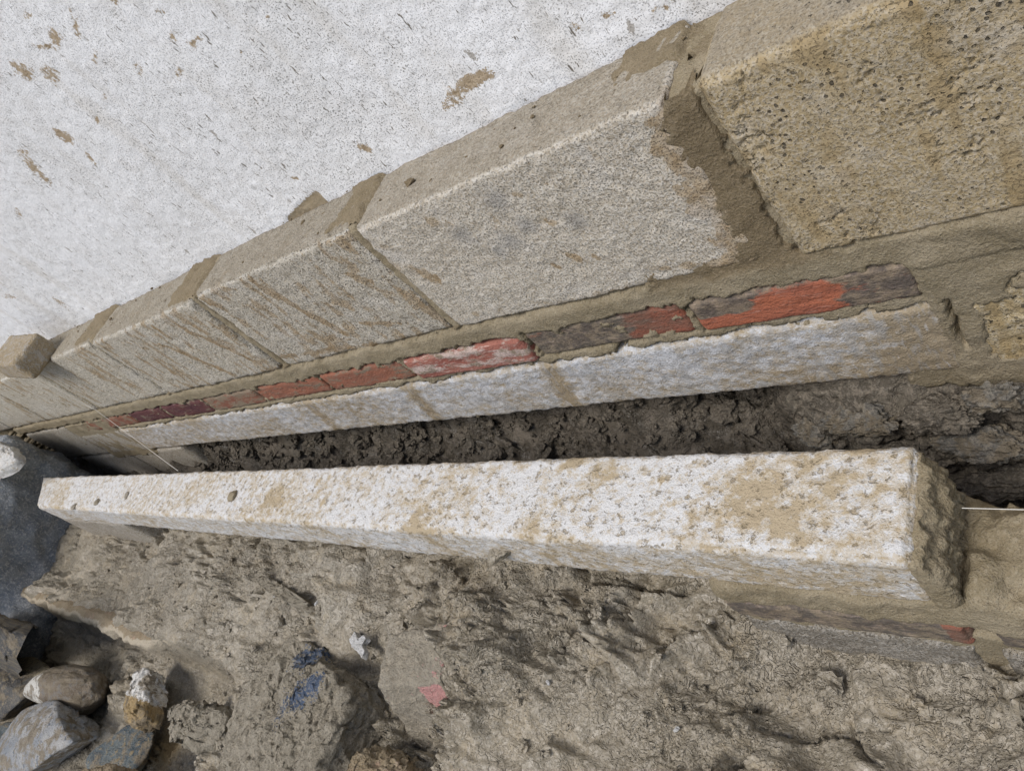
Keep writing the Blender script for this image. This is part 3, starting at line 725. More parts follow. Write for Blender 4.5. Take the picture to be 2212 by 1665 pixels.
# dragged mortar right of the lintel ends
add(rect(-0.49, -0.30, -1.46, -1.325)); add(rect(-0.40, -0.358, LT1, LT0)); add(np.minimum(rect(-0.62, 0.62, -1.055, BED0 - 0.005), 0.02))
add(rect(-0.39, -0.30, -1.46, -0.99)); add(rect(-0.32, 0.62, -1.13, -0.99)); add(rect(-0.345, 0.62, -1.46, -1.36)); add(rect(-0.34, -0.24, -1.2, -1.03))
sdn = sd + 0.013 * wn1 + 0.014 * wn2 + 0.010 * fbm(X * 190, Z * 190, 0, 407, 3, .7) * (uz > BED0 + 0.01)
skim = 0.05 * (fbm(X * 22, Z * 34, 0, 405, 4, .6) - 0.36)
sdn = np.where((uz < BED1 + .02) & (uz > LT1), np.maximum(sdn, np.minimum(skim, 0.02)), sdn)
mask = sstep(-0.006, 0.008, sdn)
joint = 0.0012 - 0.0030 * np.clip(wn2 + 0.3, 0, 1) + 0.0006 * wn1 + 0.0006 * fbm(X * 160, Z * 160, 0, 403, 3)
bed = rect(-6.5, 0.6, BED1 - 0.01, BED0 + 0.01) > -0.01
joint = joint - 0.0025 * bed * (0.7 + 0.6 * fbm(X * 8, Z * 12, 0, 404, 2)) * sstep(BED0 + 0.002, BED0 - 0.02, uz)
per = np.zeros(X.shape, bool)
for j in JX[1:]: per |= np.abs(ux - j) < 0.03
joint = joint + (0.006 + 0.005 * (ux < -2)) * (per & (uz > BED0 + 0.01))
joint = joint - 0.0030 * sstep(-0.40, -0.35, ux) - 0.0015 * sstep(-0.40, -0.36, ux) * wn2
Ym = 0.030 * (1 - mask) + joint * mask
# open crack at the lintel's end and a void beside the wide joint
crack = sstep(0.0065, 0.0025, np.abs(ux + 0.352 - 0.03 * (uz + 1.25) + 0.008 * wn2 + 0.006 * wn1))  * sstep(-1.16, -1.175, uz) * sstep(-1.325, -1.31, uz)
crack = np.maximum(crack, sstep(0.010, 0.002, np.abs(ux + 0.548)) * sstep(0.05, 0.01, np.abs(uz + 0.635)))
Ym = Ym + 0.014 * crack
wet = sstep(-0.02, 0.02, np.minimum(np.minimum(ux - left, -0.49 - ux), uz - BED0 + 0.01) + 0.02 * wn1) + 0.8 * per * (uz > BED0) + sstep(-0.03, 0.01, rect(-0.86, -0.545, BED0, BED0 + 0.06))
put("mortar", np.stack([X, Ym, Z], -1), F, MORTAR, bw, {'wet': np.clip(wet, 0, 1)})
# mortar standing in the perpends, seen on top of the course
for i, j in enumerate(JX[:-1]):
    x0, x1 = (Xu(-0.592) - 0.006, Xu(-0.545) + 0.004) if i == 0 else (Xu(j) - 0.009, Xu(j) + 0.009)
    block("perpend_mortar", x0, x1, Zu(BED0), Zu(TOP) - (0.005 if i == 0 else 0.001), 0.004, D1, MORTAR, bw, 420 + i, 0.003, 0.0022, 0.003, 0, 0.003)

# mortar dragged over the tops of the perpends, and crumbs dropped on the course
def top_smear(xa, xb, ya, yb, seed, zt=Zu(TOP)):
    st_ = max(0.0022, 0.0032 * math.hypot(xa, 0.6))
    X, Y, F = grid_mesh(lin(xa - 0.02, xb + 0.02, st_), lin(ya, yb, 0.004))
    sdm = np.minimum(np.minimum(X - xa, xb - X), np.minimum(Y - ya - 0.004, 9)) + 0.014 * fbm(X * 40, Y * 40, 0, seed, 4, .6)
    m_ = sstep(-0.003, 0.005, sdm)
    Z = zt - 0.005 + m_ * (0.0075 + 0.004 * fbm(X * 45, Y * 45, 2, seed + 3, 4, .6))
    put("mortar_smear", np.stack([X, Y, Z], -1), F, MORTAR, bw, {'wet': np.full(len(X), 0.6)})
top_smear(Xu(-1.62), Xu(-1.485), 0.012, D1, 431)
top_smear(Xu(-2.66), Xu(-2.43), 0.006, D1, 432)
top_smear(Xu(-3.72), Xu(-3.46), 0.006, D1, 433)
top_smear(Xu(-0.74), Xu(-0.59), 0.045, D1, 434)
cp_ = [stone_mesh(5, 440 + i, 10, .3, 20, 2.0) for i in range(5)]
allV, allF, n0 = [], [], 0
for i in range(90):
    x = -rng.uniform(0.28, 1.0) * rng.choice([1.0, 1.6, 2.2]); y = rng.uniform(0.02, 0.097); s_ = rng.gamma(1.5, 0.0007) + 0.0006
    v, f = cp_[i % 5]
    allV.append(v * s_ * np.array([1.2, 1, .7]) + np.array([x, y, Zu(TOP) + s_ * .3])); allF.append(f + n0); n0 += len(v)
o = put("mortar_crumbs", np.concatenate(allV), np.concatenate(allF), MORTAR, bw, {'wet': np.ones(n0)}); o['kind'] = 'stuff'

# ------------------------------------------------------------------ front lintel
fl = thing("concrete_lintel", (Xu(-2.8), Yu(0.57), Zu(FB)), "long muddy white concrete lintel bridging the mud in front of the wall", "lintel")
V, F, N, e = rbox(axis(Xu(-5.46), Xu(XR), 0.0034, 0.0024, 0.02, 0, 0.6), lin(Yu(FY0), Yu(FY1), 0.0032), lin(Zu(FB), Zu(FT), 0.0036), 0.006)
x, y, z = V.T
disp = 0.0011 * fbm(x * 75, y * 75, z * 75, 501, 4, 0.6) + 0.0012 * fbm(x * 6, y * 6, z * 6, 502, 2) - 0.004 * e * np.clip(fbm(x * 26, y * 26, z * 26, 503, 4) + .25, 0, 1)
crust = np.clip(fbm(x * 40, y * 40, z * 40, 504, 4, .6) - 0.15, 0, 1)
disp += 0.0018 * crust
V = V + N * disp[:, None]
V[:, 0] += 0.14 * sstep(Xu(-4.2), Xu(-5.42), V[:, 0]) * (Yu(FY1) - V[:, 1]) / (Yu(FY1) - Yu(FY0))
low = sstep(Zu(FB) + 0.02, Zu(FB), z)
V[:, 2] -= low * 0.006 * np.abs(fbm(x * 45, y * 8, 0, 505, 4))
sv = 0.35 * (z < Zu(FT) - 0.006) * sstep(-1.4, -0.3, x) - 0.05
def lpat(px, py, r, a):
    c = at(px, py, Z=Zu(FT)); return a * sstep(1.6, 0.4, np.hypot((x - c[0]) / r, (y - c[1]) / (r * 0.8)))
pp = [(1700, 1120, .016, 1.5), (1640, 1125, .015, 1.4), (1690, 1160, .014, 1.1), (1585, 1100, .009, 1.4), (1600, 1050, .012, .9), (1650, 1050, .016, 1.0), (1620, 1010, .014, .9), (1860, 975, .018, .8), (1800, 1050, .012, .9), (1240, 995, .012, 1.4), (1300, 1030, .02, .8), (430, 1050, .05, 1.0), (590, 1080, .03, .9), (120, 1060, .09, .8),
      (900, 1135, .02, 1.2), (1450, 1085, .006, 1.4), (1430, 1030, .006, 1.4), (1500, 1120, .010, 1.0), (1960, 985, .01, .9), (700, 1040, .02, .6), (1150, 1140, .016, 1.2), (1120, 1000, .012, .9), (1390, 1120, .008, 1.2), (1330, 1110, .007, 1.0), (1210, 1085, .008, .9), (1740, 1000, .010, 1.1), (1920, 1070, .008, .8)]
pa_ = np.zeros(len(x)); x, y = x + 0.012 * fbm(x * 38, y * 38, 0, 521, 4, .65), y + 0.012 * fbm(x * 38, y * 38, 4, 522, 4, .65)
for q in pp: pa_ = np.maximum(pa_, lpat(*q))
sv = np.maximum(sv, pa_) + 0.4 * e
put("beam", V, F, LINTEL, fl, {'stain': sv})
# mortar dabbed against its end
V, F, N, e = rbox(lin(-0.004, 0.013, 0.0022), lin(Yu(FY0) - 0.002, Yu(FY1) - 0.004, 0.0025), lin(Zu(FB) - 0.006, Zu(FT) - 0.006, 0.0025), 0.004)
x, y, z = V.T
tz = (z - Zu(FB)) / (Zu(FT) - Zu(FB)); ty = (y - Yu(FY0)) / (Yu(FY1) - Yu(FY0))
sx = np.where(x > 0.013, (x - 0.03), 0) * 0
V = V + N * (0.002 * fbm(x * 60, y * 60, z * 60, 511, 4, .65))[:, None]
out = sstep(0.0, 0.012, x)
V[:, 0] += out * (-0.010 * sstep(0.55, 1.0, tz) - 0.006 * sstep(0.8, 1.0, ty) + 0.005 * fbm(y * 75, z * 75, 0, 512, 4, .75) + 0.002)
V[:, 0] -= out * 0.016 * sstep(0.010, 0.0, np.abs(tz - 0.45 - 0.25 * fbm(y * 25, 0, 0, 513, 3))) * sstep(0.1, 0.25, ty) * sstep(0.9, 0.7, ty)
V[:, 0] += Xu(XR)
put("end_mortar", V, F, MORTAR, fl)
for i, (px, py, s_) in enumerate([(275, 1070, .012), (210, 1085, .012), (160, 1095, .012), (505, 1070, .014), (1080, 1215, .02)]):
    c = at(px, py, Z=Zu(FT)) if i < 4 else at(1080, 1190, Y=Yu(FY0))
    V, F = stone_mesh(10, 60 + i, 10, 0.12)
    put("mud_crumb", V * np.array([s_, s_ * .8, s_ * .45]) + c, F, MUD if i != 3 else MORTAR, fl)

# ------------------------------------------------------------------ front leaf under the lintel's right-hand bearing
fp = thing("brick_pier", (Xu(-0.4), Yu(0.57), Zu(-1.7)), "mortar smeared brick pier carrying the right end of the front lintel", "pier")
block("brick", Xu(-0.80), Xu(-0.348), Zu(-1.475), Zu(-1.385), Yu(FY0) - 0.002, Yu(FY1), kinds[1], fp, 601, 0.003, .0012, .004, 0, .006, lambda x, y, z: 1.3 - 1.05 * sstep(Xu(-0.40), Xu(-0.375), x))
block("brick", Xu(-0.318), Xu(0.13), Zu(-1.475), Zu(-1.385), Yu(FY0), Yu(FY1), kinds[1], fp, 602, 0.004, .0012, .004, 0, .006, lambda x, y, z: np.full(len(x), 1.2))
block("block", Xu(-0.80), Xu(-0.355), Zu(-1.95), Zu(-1.492), Yu(FY0) - 0.001, Yu(FY1), BLOCK_MUD, fp, 603, 0.004, .0022, .006, 0.4, .006)
block("block", Xu(-0.322), Xu(0.62), Zu(-1.95), Zu(-1.492), Yu(FY0) - 0.004, Yu(FY1), BLOCK_MUD, fp, 604, 0.004, .0026, .006, 0.4, .006)
# its bed mortar: top bed dragged over the face
V, F, N, e = rbox(np.concatenate([lin(Xu(-0.79), -0.05, 0.003), lin(-0.05, Xu(0.62), 0.02)[1:]]), lin(Yu(FY0) - 0.001, Yu(FY1) - 0.002, 0.004), lin(Zu(-1.40), Zu(-1.298), 0.003), 0.01)
x, y, z = V.T
right = sstep(Xu(-0.34), Xu(-0.31), x)
V = V + N * (0.005 * fbm(x * 22, y * 22, z * 22, 611, 4) + 0.0015 * fbm(x * 120, y * 120, z * 120, 612, 3))[:, None]
rt_ = right * sstep(Zu(-1.36), Zu(-1.30), z)
V[:, 2] += rt_ * (0.010 + 0.020 * fbm(x * 18, y * 18, 0, 613, 4, .6) + 0.006 * fbm(x * 70, y * 70, 0, 614, 3, .6))
V[:, 1] += right * 0.022 * fbm(x * 20, z * 20, 3, 616, 4, .6) * sstep(Yu(0.56), Yu(FY1), y)
V[:, 2] -= rt_ * 0.02 * sstep(Yu(0.62), Yu(FY1), y)
put("bed_mortar", V, F, MORTAR, fp)
V, F, N, e = rbox(lin(Xu(-0.79), Xu(0.62), 0.006), lin(Yu(FY0) + 0.002, Yu(FY1), 0.01), lin(Zu(-1.95), Zu(-1.44), 0.006), 0.004)
x, y, z = V.T
V = V + N * (0.004 * fbm(x * 30, y * 30, z * 30, 615, 4) - 0.001)[:, None]
put("joint_mortar", V, F, MORTAR, fp)
# far-left bearing under the lintel
fe = thing("block_pier", (Xu(-5.0), Yu(0.57), Zu(-1.7)), "small grey block pier under the far end of the front lintel", "pier")
block("block", Xu(-5.30), Xu(-4.2), Zu(-1.60), Zu(-1.31), Yu(FY0) + 0.004, Yu(FY1), BLOCK_OLD, fe, 620)
block("bed_mortar", Xu(-5.28), Xu(-4.2), Zu(-1.312), Zu(FB) + 0.001, Yu(FY0) + 0.006, Yu(FY1) - .004, MORTAR, fe, 621, 0.006)

# ------------------------------------------------------------------ rough footing below the back wall's right-hand end
ft = thing("rubble_footing", (Xu(-0.2), 0.02, Zu(-1.9)), "dark rough rubble footing under the right end of the block wall", "footing")
RUB = mat_stone("dark_rubble_mortar", (0.11, 0.094, 0.072), (0.17, 0.147, 0.113), (0.24, 0.205, 0.158), 0, 24)
RUBB = mat_stone("blue_grey_rubble", (0.16, 0.15, 0.13), (0.22, 0.205, 0.175), (0.30, 0.27, 0.22), 0, 30, None, 0.05)
xs = axis(Xu(-0.86), Xu(0.62), 0.004, 0.0026, 0.01, 0, 0.5); zs = lin(Zu(-2.3), Zu(-1.36), 0.003)
X, Z, F = grid_mesh(xs, zs)
dpt = np.clip((Zu(-1.38) - Z) / 0.2, 0, 2)
Yf = 0.010 - 0.045 * sstep(0.0, 0.5, dpt) * sstep(Xu(-0.82), Xu(-0.6), X) + 0.022 * fbm(X * 9, Z * 14, 0, 701, 4, .6) * sstep(0, .25, dpt) + 0.010 * fbm(X * 40, Z * 55, 0, 702, 4, .6) * sstep(0, .2, dpt)
f1, f2, cid = worley(X * 16, Z * 26, 71)
Yf += 0.014 * sstep(0.18, 0.0, f2 - f1) * sstep(0.2, .5, dpt) - 0.012 * (cid - .5) * sstep(0.2, .5, dpt)
Yf += 0.09 * sstep(Xu(-0.76), Xu(-0.84), X + 0.02 * fbm(Z * 30, 0, 0, 703, 3))
put("rubble_face", np.stack([X, Yf, Z], -1), F, RUB, ft)
for i, (px, py, Yp, s_, m_) in enumerate([(1770, 930, -0.005, (.035, .02, .018), RUBB), (1860, 905, -0.02, (.04, .02, .014), RUBB), (2150, 860, -0.03, (.03, .015, .022), RUBB), (1960, 990, -0.04, (.04, .02, .018), RUB),
                                        (2120, 960, -0.045, (.045, .02, .016), RUBB), (2040, 900, -0.035, (.035, .02, .02), RUB), (2180, 1040, -0.05, (.04, .02, .016), RUB)]):
    c = at(px, py, Y=Yp); V, F = stone_mesh(34, 720 + i, 12, .28, 16, 3.0)
    put("stone", V * np.array(s_) + c, F, m_, ft)

# ------------------------------------------------------------------ brick weight on the wall and the builder's lines
wt = thing("loose_brick", (Xu(-4.25), Yu(1.0), Zu(TOP)), "loose tan brick sitting on top of the block wall at the far left", "brick")
TANB = mat_stone("tan_dusty_brick", (0.37, 0.29, 0.18), (0.44, 0.36, 0.25), (0.46, 0.42, 0.36), -0.02, 22)
V, F, N, e = rbox(lin(-0.20, 0, .006), lin(-0.046, 0.046, .006), lin(0, 0.060, .006), 0.006)
x, y, z = V.T
V = V + N * (0.0015 * fbm(x * 60, y * 60, z * 60, 801, 3) - 0.004 * e * np.clip(fbm(x * 40, y * 40, z * 40, 802, 3) + .3, 0, 1))[:, None]
rt = np.array(Matrix.Rotation(math.radians(6), 3, 'Y') @ Matrix.Rotation(math.radians(-4), 3, 'Z'))
V = V @ rt.T + U(-4.10, 0.985, -0.575)
put("brick_body", V, F, TANB, wt)
LINE = M("white_cord", 0.6, 0.3); LINE = LINE.done((0.62, 0.60, 0.54))
def cord(name, pts, r, label):
    cu = bpy.data.curves.new(name, 'CURVE'); cu.dimensions = '3D'; cu.bevel_depth = r; cu.bevel_resolution = 2
    s_ = cu.splines.new('POLY'); s_.points.add(len(pts) - 1)
    for q, p in zip(s_.points, pts): q.co = (*p, 1)
    tmp = bpy.data.objects.new(name, cu); COL.objects.link(tmp)
    bpy.context.view_layer.update()
    me = bpy.data.meshes.new_from_object(tmp.evaluated_get(bpy.context.evaluated_depsgraph_get()))
    bpy.data.objects.remove(tmp)
    o = bpy.data.objects.new(name, me); COL.objects.link(o); me.materials.append(LINE)
    return tag(o, label, "string line", "builder's string lines")
a = at(88, 826, Y=-0.012); b = at(205, 884, Y=-0.010); c = at(385, 1017, Z=Zu(FT) + 0.002)
cord("string_line", [a, b, c], 0.0005, "thin white string stretched from the block wall down to the front lintel")
a = at(2078, 1097, Z=Zu(FT) - 0.01); b = at(2230, 1101, Z=Zu(FT) - 0.01)
cord("string_line", [a, b + (b - a) * 1.5], 0.00035, "thin white string leaving the right end of the front lintel")

# ------------------------------------------------------------------ debris
BLUEROCK = mat_stone("blue_grey_rock", (0.27, 0.30, 0.33), (0.40, 0.42, 0.435), (0.60, 0.60, 0.59), -0.02, 34)
V, F, N, e = rbox(lin(-0.34, 0.34, .014), lin(-0.50, 0.50, .012), lin(-0.24, 0.24, .012), 0.07)
x, y, z = V.T
V = V + N * (0.045 * fbm(x * 4, y * 4, z * 4, 811, 4, .55) + 0.008 * fbm(x * 25, y * 25, z * 25, 812, 4, .6))[:, None]
o = put("rock", V, F, BLUEROCK); o.location = (-3.10, -0.545, 0.13)
tag(o, "large blue grey rock beyond the far end of the front lintel", "rock")
WHITEST = mat_stone("limewashed_stone", (0.60, 0.59, 0.56), (0.70, 0.69, 0.66), (0.46, 0.41, 0.33), -0.02, 14)
prism_stone("white_stone", [(-60, 950), (-10, 950), (22, 962), (34, 982), (18, 1000), (0, 1015), (-60, 1040)], 0.36, 0.03, WHITEST, "whitewashed stone at the left edge above the blue grey rock", "stone", 33, flare=0.0)
# broken slab with a ragged edge, lying parallel to the walls
sl_a, sl_b = at(-60, 1246, Z=0.06), at(392, 1425, Z=0.055)
dv = sl_b - sl_a; Ls = np.linalg.norm(dv)
V, F, N, e = rbox(axis(0, Ls, 0.006, 0.005, 0.02, Ls, 1.0), lin(0, 0.10, 0.005), lin(-0.045, 0, 0.004), 0.008)
x, y, z = V.T
nv3 = np.array([-dv[1], dv[0], 0]); nv3 /= np.linalg.norm(nv3)
if nv3[1] < 0: nv3 = -nv3
ed = sstep(0.06, 0, y)
yy = y + ed * (0.022 * fbm(x * 7, 0, z * 8, 901, 3, .5) + 0.004 * fbm(x * 60, 0, z * 60, 902, 3)) + 0.05 * sstep(0.85, 1.0, x / Ls)
zz = z + 0.004 * fbm(x * 9, y * 9, 0, 903, 3) + 0.0015 * fbm(x * 70, y * 70, z * 70, 904, 3) - 1.1 * np.clip(y - 0.025, 0, 1) - 0.04 * sstep(0.8, 1.0, x / Ls)
P = sl_a[None] + (x / Ls)[:, None] * dv[None] + yy[:, None] * nv3[None]; P[:, 2] += zz
SLAB = mat_stone("ochre_slab", (0.27, 0.21, 0.13), (0.33, 0.27, 0.18), (0.36, 0.255, 0.18), -0.06, 12, (0.47, 0.41, 0.31))
o = put("broken_slab", P - sl_a, F, SLAB, None, {'paint': 1.0 * sstep(0.016, 0.006, y)}); o.location = sl_a
tag(o, "ragged broken slab edge sticking out of the mud over the dark hollow", "slab")

DARKST = mat_stone("dark_slate_stone", (0.07, 0.072, 0.075), (0.13, 0.125, 0.115), (0.30, 0.245, 0.15), -0.07, 16, (0.42, 0.36, 0.24), 0.02)
BROWNST = mat_stone("brown_stone", (0.17, 0.135, 0.095), (0.25, 0.205, 0.15), (0.20, 0.185, 0.165), 0, 16, (0.70, 0.68, 0.62), 0.04)
GREYBLUE = mat_stone("pale_blue_grey_stone", (0.26, 0.28, 0.30), (0.43, 0.42, 0.40), (0.14, 0.165, 0.20), -0.06, 14, None, 0.03)
TEAL = mat_stone("dark_teal_stone", (0.05, 0.075, 0.095), (0.13, 0.155, 0.16), (0.28, 0.22, 0.13), -0.05, 16, None, 0.02)
CHALK = mat_stone("ochre_stone", (0.36, 0.255, 0.12), (0.43, 0.325, 0.18), (0.30, 0.21, 0.10), -0.05, 16, (0.74, 0.73, 0.70), 0.03)
MUDST = mat_stone("mud_caked_stone", (0.265, 0.233, 0.175), (0.325, 0.29, 0.225), (0.37, 0.325, 0.25), 0.0, 26, (0.055, 0.095, 0.17))
G_ = "stones in the hollow at the lower left"
prism_stone("stone", [(-40, 1315), (10, 1325), (40, 1345), (42, 1380), (15, 1420), (-40, 1440)], -0.01, 0.10, DARKST, "dark flat stone at the left edge under the broken slab", "stone", 41, (0.3, 0.2), G_, 120, facet=0.020,
            attrs_fn=lambda x, y, z: {'paint': 0 * x})
make_stone("stone", (-12, 1505), (140, 1488), 0.19, 0.13, -0.09, DARKST, "dark rounded stone with a pale yellow rim below the broken slab", "stone", 142, group=G_, n=44, cuts=9, rough=0.05, sharp=38.0, fr=3.0, sink=0.1, attrs_fn=lambda V: {'paint': 0.9 * sstep(0.045, 0.065, V[:, 1]) * (V[:, 2] > 0.0) - 0.1})
make_stone("stone", (128, 1512), (262, 1500), 0.13, 0.14, -0.09, BROWNST, "angular brown stone with one whitened side", "stone", 143, group=G_, n=44, cuts=8, rough=0.05, sharp=38.0, fr=3.0, sink=0.1, attrs_fn=lambda V: {'paint': 1.0 * sstep(-0.02, -0.05, V[:, 0]) - 0.1})
prism_stone("stone", [(298, 1435), (316, 1448), (320, 1500), (316, 1555), (292, 1575), (268, 1552), (268, 1495), (285, 1455)], 0.0, 0.045, CHALK, "small ochre stone with a bright white painted end", "stone", 44, (0, 0.1), G_, 140, facet=0.016, lump=0.006, rough=0.004, flare=0.0, dome=0.012, bevel=0.3,
            attrs_fn=lambda x, y, z: {'paint': 1.2 * sstep(-0.012, 0.004, y)})
make_stone("stone", (48, 1625), (238, 1606), 0.17, 0.13, -0.08, GREYBLUE, "pale blue grey block of stone in the lower left corner", "stone", 147, group=G_, n=44, cuts=8, rough=0.05, sharp=38.0, fr=3.0, sink=0.1)
make_stone("stone", (-60, 1640), (58, 1622), 0.14, 0.11, -0.08, TEAL, "dark blue stone cut off by the lower left corner", "stone", 151, group=G_, n=44, cuts=8, rough=0.05, sharp=38.0, fr=3.0, sink=0.1)
make_stone("stone", (228, 1650), (352, 1632), 0.13, 0.08, -0.08, TEAL, "dark blue green stone at the bottom edge left of the boulder", "stone", 149, group=G_, n=44, cuts=8, rough=0.05, sharp=38.0, fr=3.0, sink=0.1)
prism_stone("mud_clod", [(364, 1532), (380, 1515), (402, 1512), (428, 1526), (452, 1514), (478, 1540), (472, 1580), (430, 1612), (372, 1602)], 0.05, 0.12, MUDST, "lumpy grey mud clod left of the boulder", "clod", 48, (0, 0.1), None, 120, lump=0.016, rough=0.007,
            attrs_fn=lambda x, y, z: {'paint': 0 * x})
prism_stone("stone", [(170, 1665), (215, 1650), (250, 1660), (250, 1720), (170, 1720)], 0.06, 0.1, SLAB, "small ochre stone at the very bottom left", "stone", 49, (0, 0), G_, 110, facet=0.020)
# boulder with blue paint
bq = at(668, 1478, Z=0.09); bq2 = at(692, 1470, Z=0.09); bq3 = at(640, 1430, Z=0.09)
def bp(x, y, z, c=None):
    cx, cy = BC[0], BC[1]
    g_ = lambda q, rx, a: a * np.exp(-((x + cx - q[0]) ** 2 + (y + cy - q[1]) ** 2) / rx ** 2)
    return {'paint': np.maximum.reduce([g_(at(655, 1420, Z=.08), .030, 1.0), g_(at(690, 1480, Z=.08), .020, 1.2), g_(at(660, 1510, Z=.08), .026, .85), g_(at(625, 1535, Z=.08), .03, .7)])}
BPOLY = [(628, 1378), (652, 1385), (700, 1430), (752, 1488), (750, 1530), (722, 1590), (690, 1650), (640, 1720), (540, 1740), (465, 1665), (485, 1560), (550, 1455)]
BC = np.array([at(px, py, Z=0.08) for px, py in BPOLY]).mean(0)
prism_stone("boulder", BPOLY, 0.080, 0.14, MUDST, "big mud caked boulder with blue paint marks", "boulder", 52, (0.10, -0.05), None, 240, facet=0.008, lump=0.010, rough=0.005, dome=0.012, bevel=0.18, flare=0.05, attrs_fn=bp)
# broken brick with pink face
PINK = mat_stone("pink_muddy_brick", (0.27, 0.237, 0.18), (0.325, 0.29, 0.228), (0.36, 0.315, 0.24), 0.0, 24, (0.55, 0.27, 0.25))
ka, kb = at(812, 1482, Z=0.10), at(952, 1466, Z=0.10)
ku = kb - ka; kl = np.linalg.norm(ku); ku /= kl; kw = np.array([ku[1], -ku[0], 0.0])
if (kw @ (CAM - ka)) < 0 and kw[1] > 0: kw = -kw
V, F, N, e = rbox(lin(0, kl, .0022), lin(-0.075, 0, .0025), lin(-0.10, 0, .0024), 0.004)
x, y, z = V.T
V = V + N * (0.0016 * fbm(x * 120, y * 120, z * 120, 912, 4, .65) + 0.004 * np.clip(fbm(x * 26, y * 26, z * 26, 911, 4, .6), -0.3, 1) - 0.005 * e * np.clip(fbm(x * 40, y * 40, z * 40, 913, 3) + .3, 0, 1))[:, None]
pk = 1.25 * sstep(0.58, 0.68, x / kl) * sstep(0.98, 0.92, x / kl) * sstep(-0.004, -0.010, z) * sstep(-0.06, -0.045, z) * (N[:, 1] > 0.5) + 0.35 * (N[:, 2] > 0.5) * sstep(0.75, 0.9, x / kl)
P = ka + V[:, :1] * ku + (V[:, 1] - 0.55 * V[:, 2])[:, None] * kw + V[:, 2:3] * np.array([0, 0, 1.0])
kc = P.mean(0)
o = put("broken_brick", P - kc, F, PINK, None, {'paint': pk}); o.location = kc
tag(o, "broken brick lying in the mud with a bare pink patch", "brick")
prism_stone("mud_clod", [(756, 1650), (775, 1622), (800, 1612), (850, 1620), (872, 1650), (860, 1720), (745, 1715)], 0.07, 0.1, SLAB, "pale sandy clod at the bottom edge right of the boulder", "clod", 53, (0, 0), None, 120, lump=0.014, rough=0.007)
# thin tile half buried in the mud
TILE = mat_stone("muddy_tile", (0.26, 0.225, 0.165), (0.31, 0.275, 0.21), (0.34, 0.30, 0.23), 0.0, 30, (0.70, 0.68, 0.58))
tz_ = at(600, 1268, Z=0.04); tz_ = gz(tz_[0], tz_[1]) + 0.014
prism_stone("clay_tile", [(548, 1240), (575, 1243), (620, 1268), (664, 1300), (640, 1308), (590, 1284), (556, 1262)], tz_, 0.03, TILE, "thin tile half buried in the mud below the lintel", "tile", 57, (0, 0), None, 110, lump=0.004, rough=0.003, dome=0.0, bevel=0.06, flare=0.0,
            attrs_fn=lambda x, y, z: {'paint': np.full(len(x), -0.12)})
# white flakes
CHIPM = mat_stone("white_plaster", (0.70, 0.69, 0.66), (0.80, 0.795, 0.78), (0.66, 0.62, 0.54), -0.08, 60)
fz_ = at(770, 1390, Z=0.03); fz_ = gz(fz_[0], fz_[1]) + 0.012
prism_stone("plaster_flake", [(766, 1362), (774, 1378), (784, 1370), (791, 1378), (781, 1391), (788, 1404), (783, 1420), (772, 1406), (760, 1398), (755, 1382)], fz_, 0.010, CHIPM, "largest white plaster flake on the mud above the broken brick", "flake", 930, (0, 0), None, 90, lump=0.002, rough=0.0015, dome=0.0005, flare=0.0, bevel=0.1)
for i, (px, py, s_, lab) in enumerate([(598, 1284, .006, "small white flake on the mud below the lintel's middle"), (712, 1318, .005, "tiny white flake above and left of the largest flake"),
                                (1170, 1466, .004, "tiny white flake right of the broken brick"), (1462, 1575, .004, "tiny white flake in the mud at the lower centre"), (645, 1295, .005, "small white flake beside the half buried tile")]):
    c = at(px, py, Z=0.03); z0 = gz(c[0], c[1]); c = at(px, py, Z=z0); z0 = gz(c[0], c[1])
    V, F = stone_mesh(10, 930 + i, 8, .35, 20, 2.5)
    o = put("plaster_flake", V * np.array([s_, s_ * .55, s_ * .25]), F, CHIPM); o.location = (c[0], c[1], z0 + 0.003); o.rotation_euler = (0.1, 0.1, 0.7 + i)
    tag(o, lab, "flake")

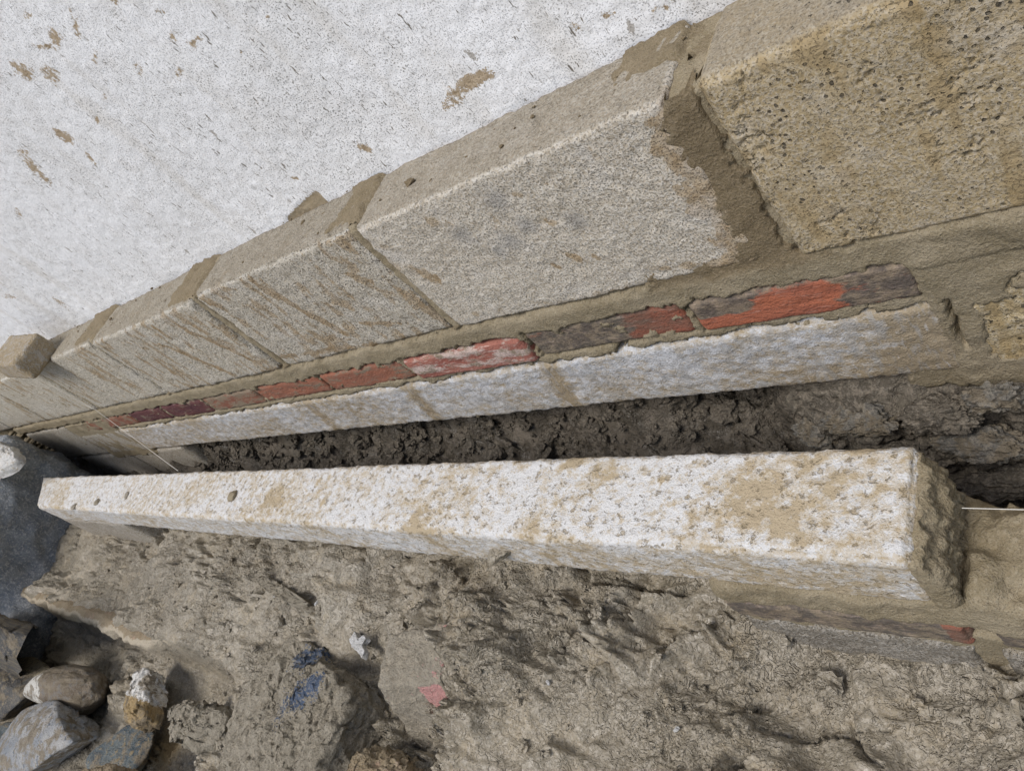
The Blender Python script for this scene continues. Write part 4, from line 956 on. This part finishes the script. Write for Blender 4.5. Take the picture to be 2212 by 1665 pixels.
# ------------------------------------------------------------------ loose soil crumbs in the trench
allV, allF, n0 = [], [], 0
bV, bF = stone_mesh(4, 5, 9, .15)
protos = [stone_mesh(4, 940 + i, 9, .5, 30, 2.6) for i in range(8)]
for i in range(1200):
    x = -rng.uniform(0.36, 2.2); y = rng.uniform(-0.03, 0.09)
    s_ = rng.gamma(1.4, 0.0035) + 0.003
    v, f = protos[i % 8]
    a = rng.uniform(0, 6.28); ca, sa = math.cos(a), math.sin(a)
    v = v @ np.array([[ca, -sa, 0], [sa, ca, 0], [0, 0, 1]]).T * s_ * np.array([1, .9, .75])
    allV.append(v + np.array([x, y, gz(x, y) + s_ * .15])); allF.append(f + n0); n0 += len(v)
SOIL = mat_stone("shade_darkened_soil", (0.09, 0.076, 0.057), (0.145, 0.122, 0.093), (0.18, 0.152, 0.115), 0, 30)  # soil colour with the trench shade painted in
o = put("soil_crumbs", np.concatenate(allV), np.concatenate(allF), SOIL, smooth=False)
o['kind'] = 'stuff'; o['label'] = "crumbled soil below the back lintel, darkened for shade"; o['category'] = "soil"
allV, allF, n0 = [], [], 0
for i in range(700):
    x = -rng.uniform(0.15, 1.0) ** 1.0 * rng.choice([0.9, 1.6, 2.6]); y = rng.uniform(-0.85, -0.24)
    s_ = rng.gamma(1.3, 0.0022) + 0.0018
    v, f = protos[i % 8]
    a = rng.uniform(0, 6.28); ca, sa = math.cos(a), math.sin(a)
    v = v @ np.array([[ca, -sa, 0], [sa, ca, 0], [0, 0, 1]]).T * s_ * np.array([1, .85, .7])
    allV.append(v + np.array([x, y, gz(x, y) + s_ * .1])); allF.append(f + n0); n0 += len(v)
o = put("mud_crumbs", np.concatenate(allV), np.concatenate(allF), MUD, smooth=False)
o['kind'] = 'stuff'; o['label'] = "loose crumbs of mud scattered over the foreground"; o['category'] = "mud"
print('tris', sum(sum(len(p.vertices) - 2 for p in m.polygons) for m in bpy.data.meshes if len(m.polygons) < 20000), 'faces', sum(len(m.polygons) for m in bpy.data.meshes))
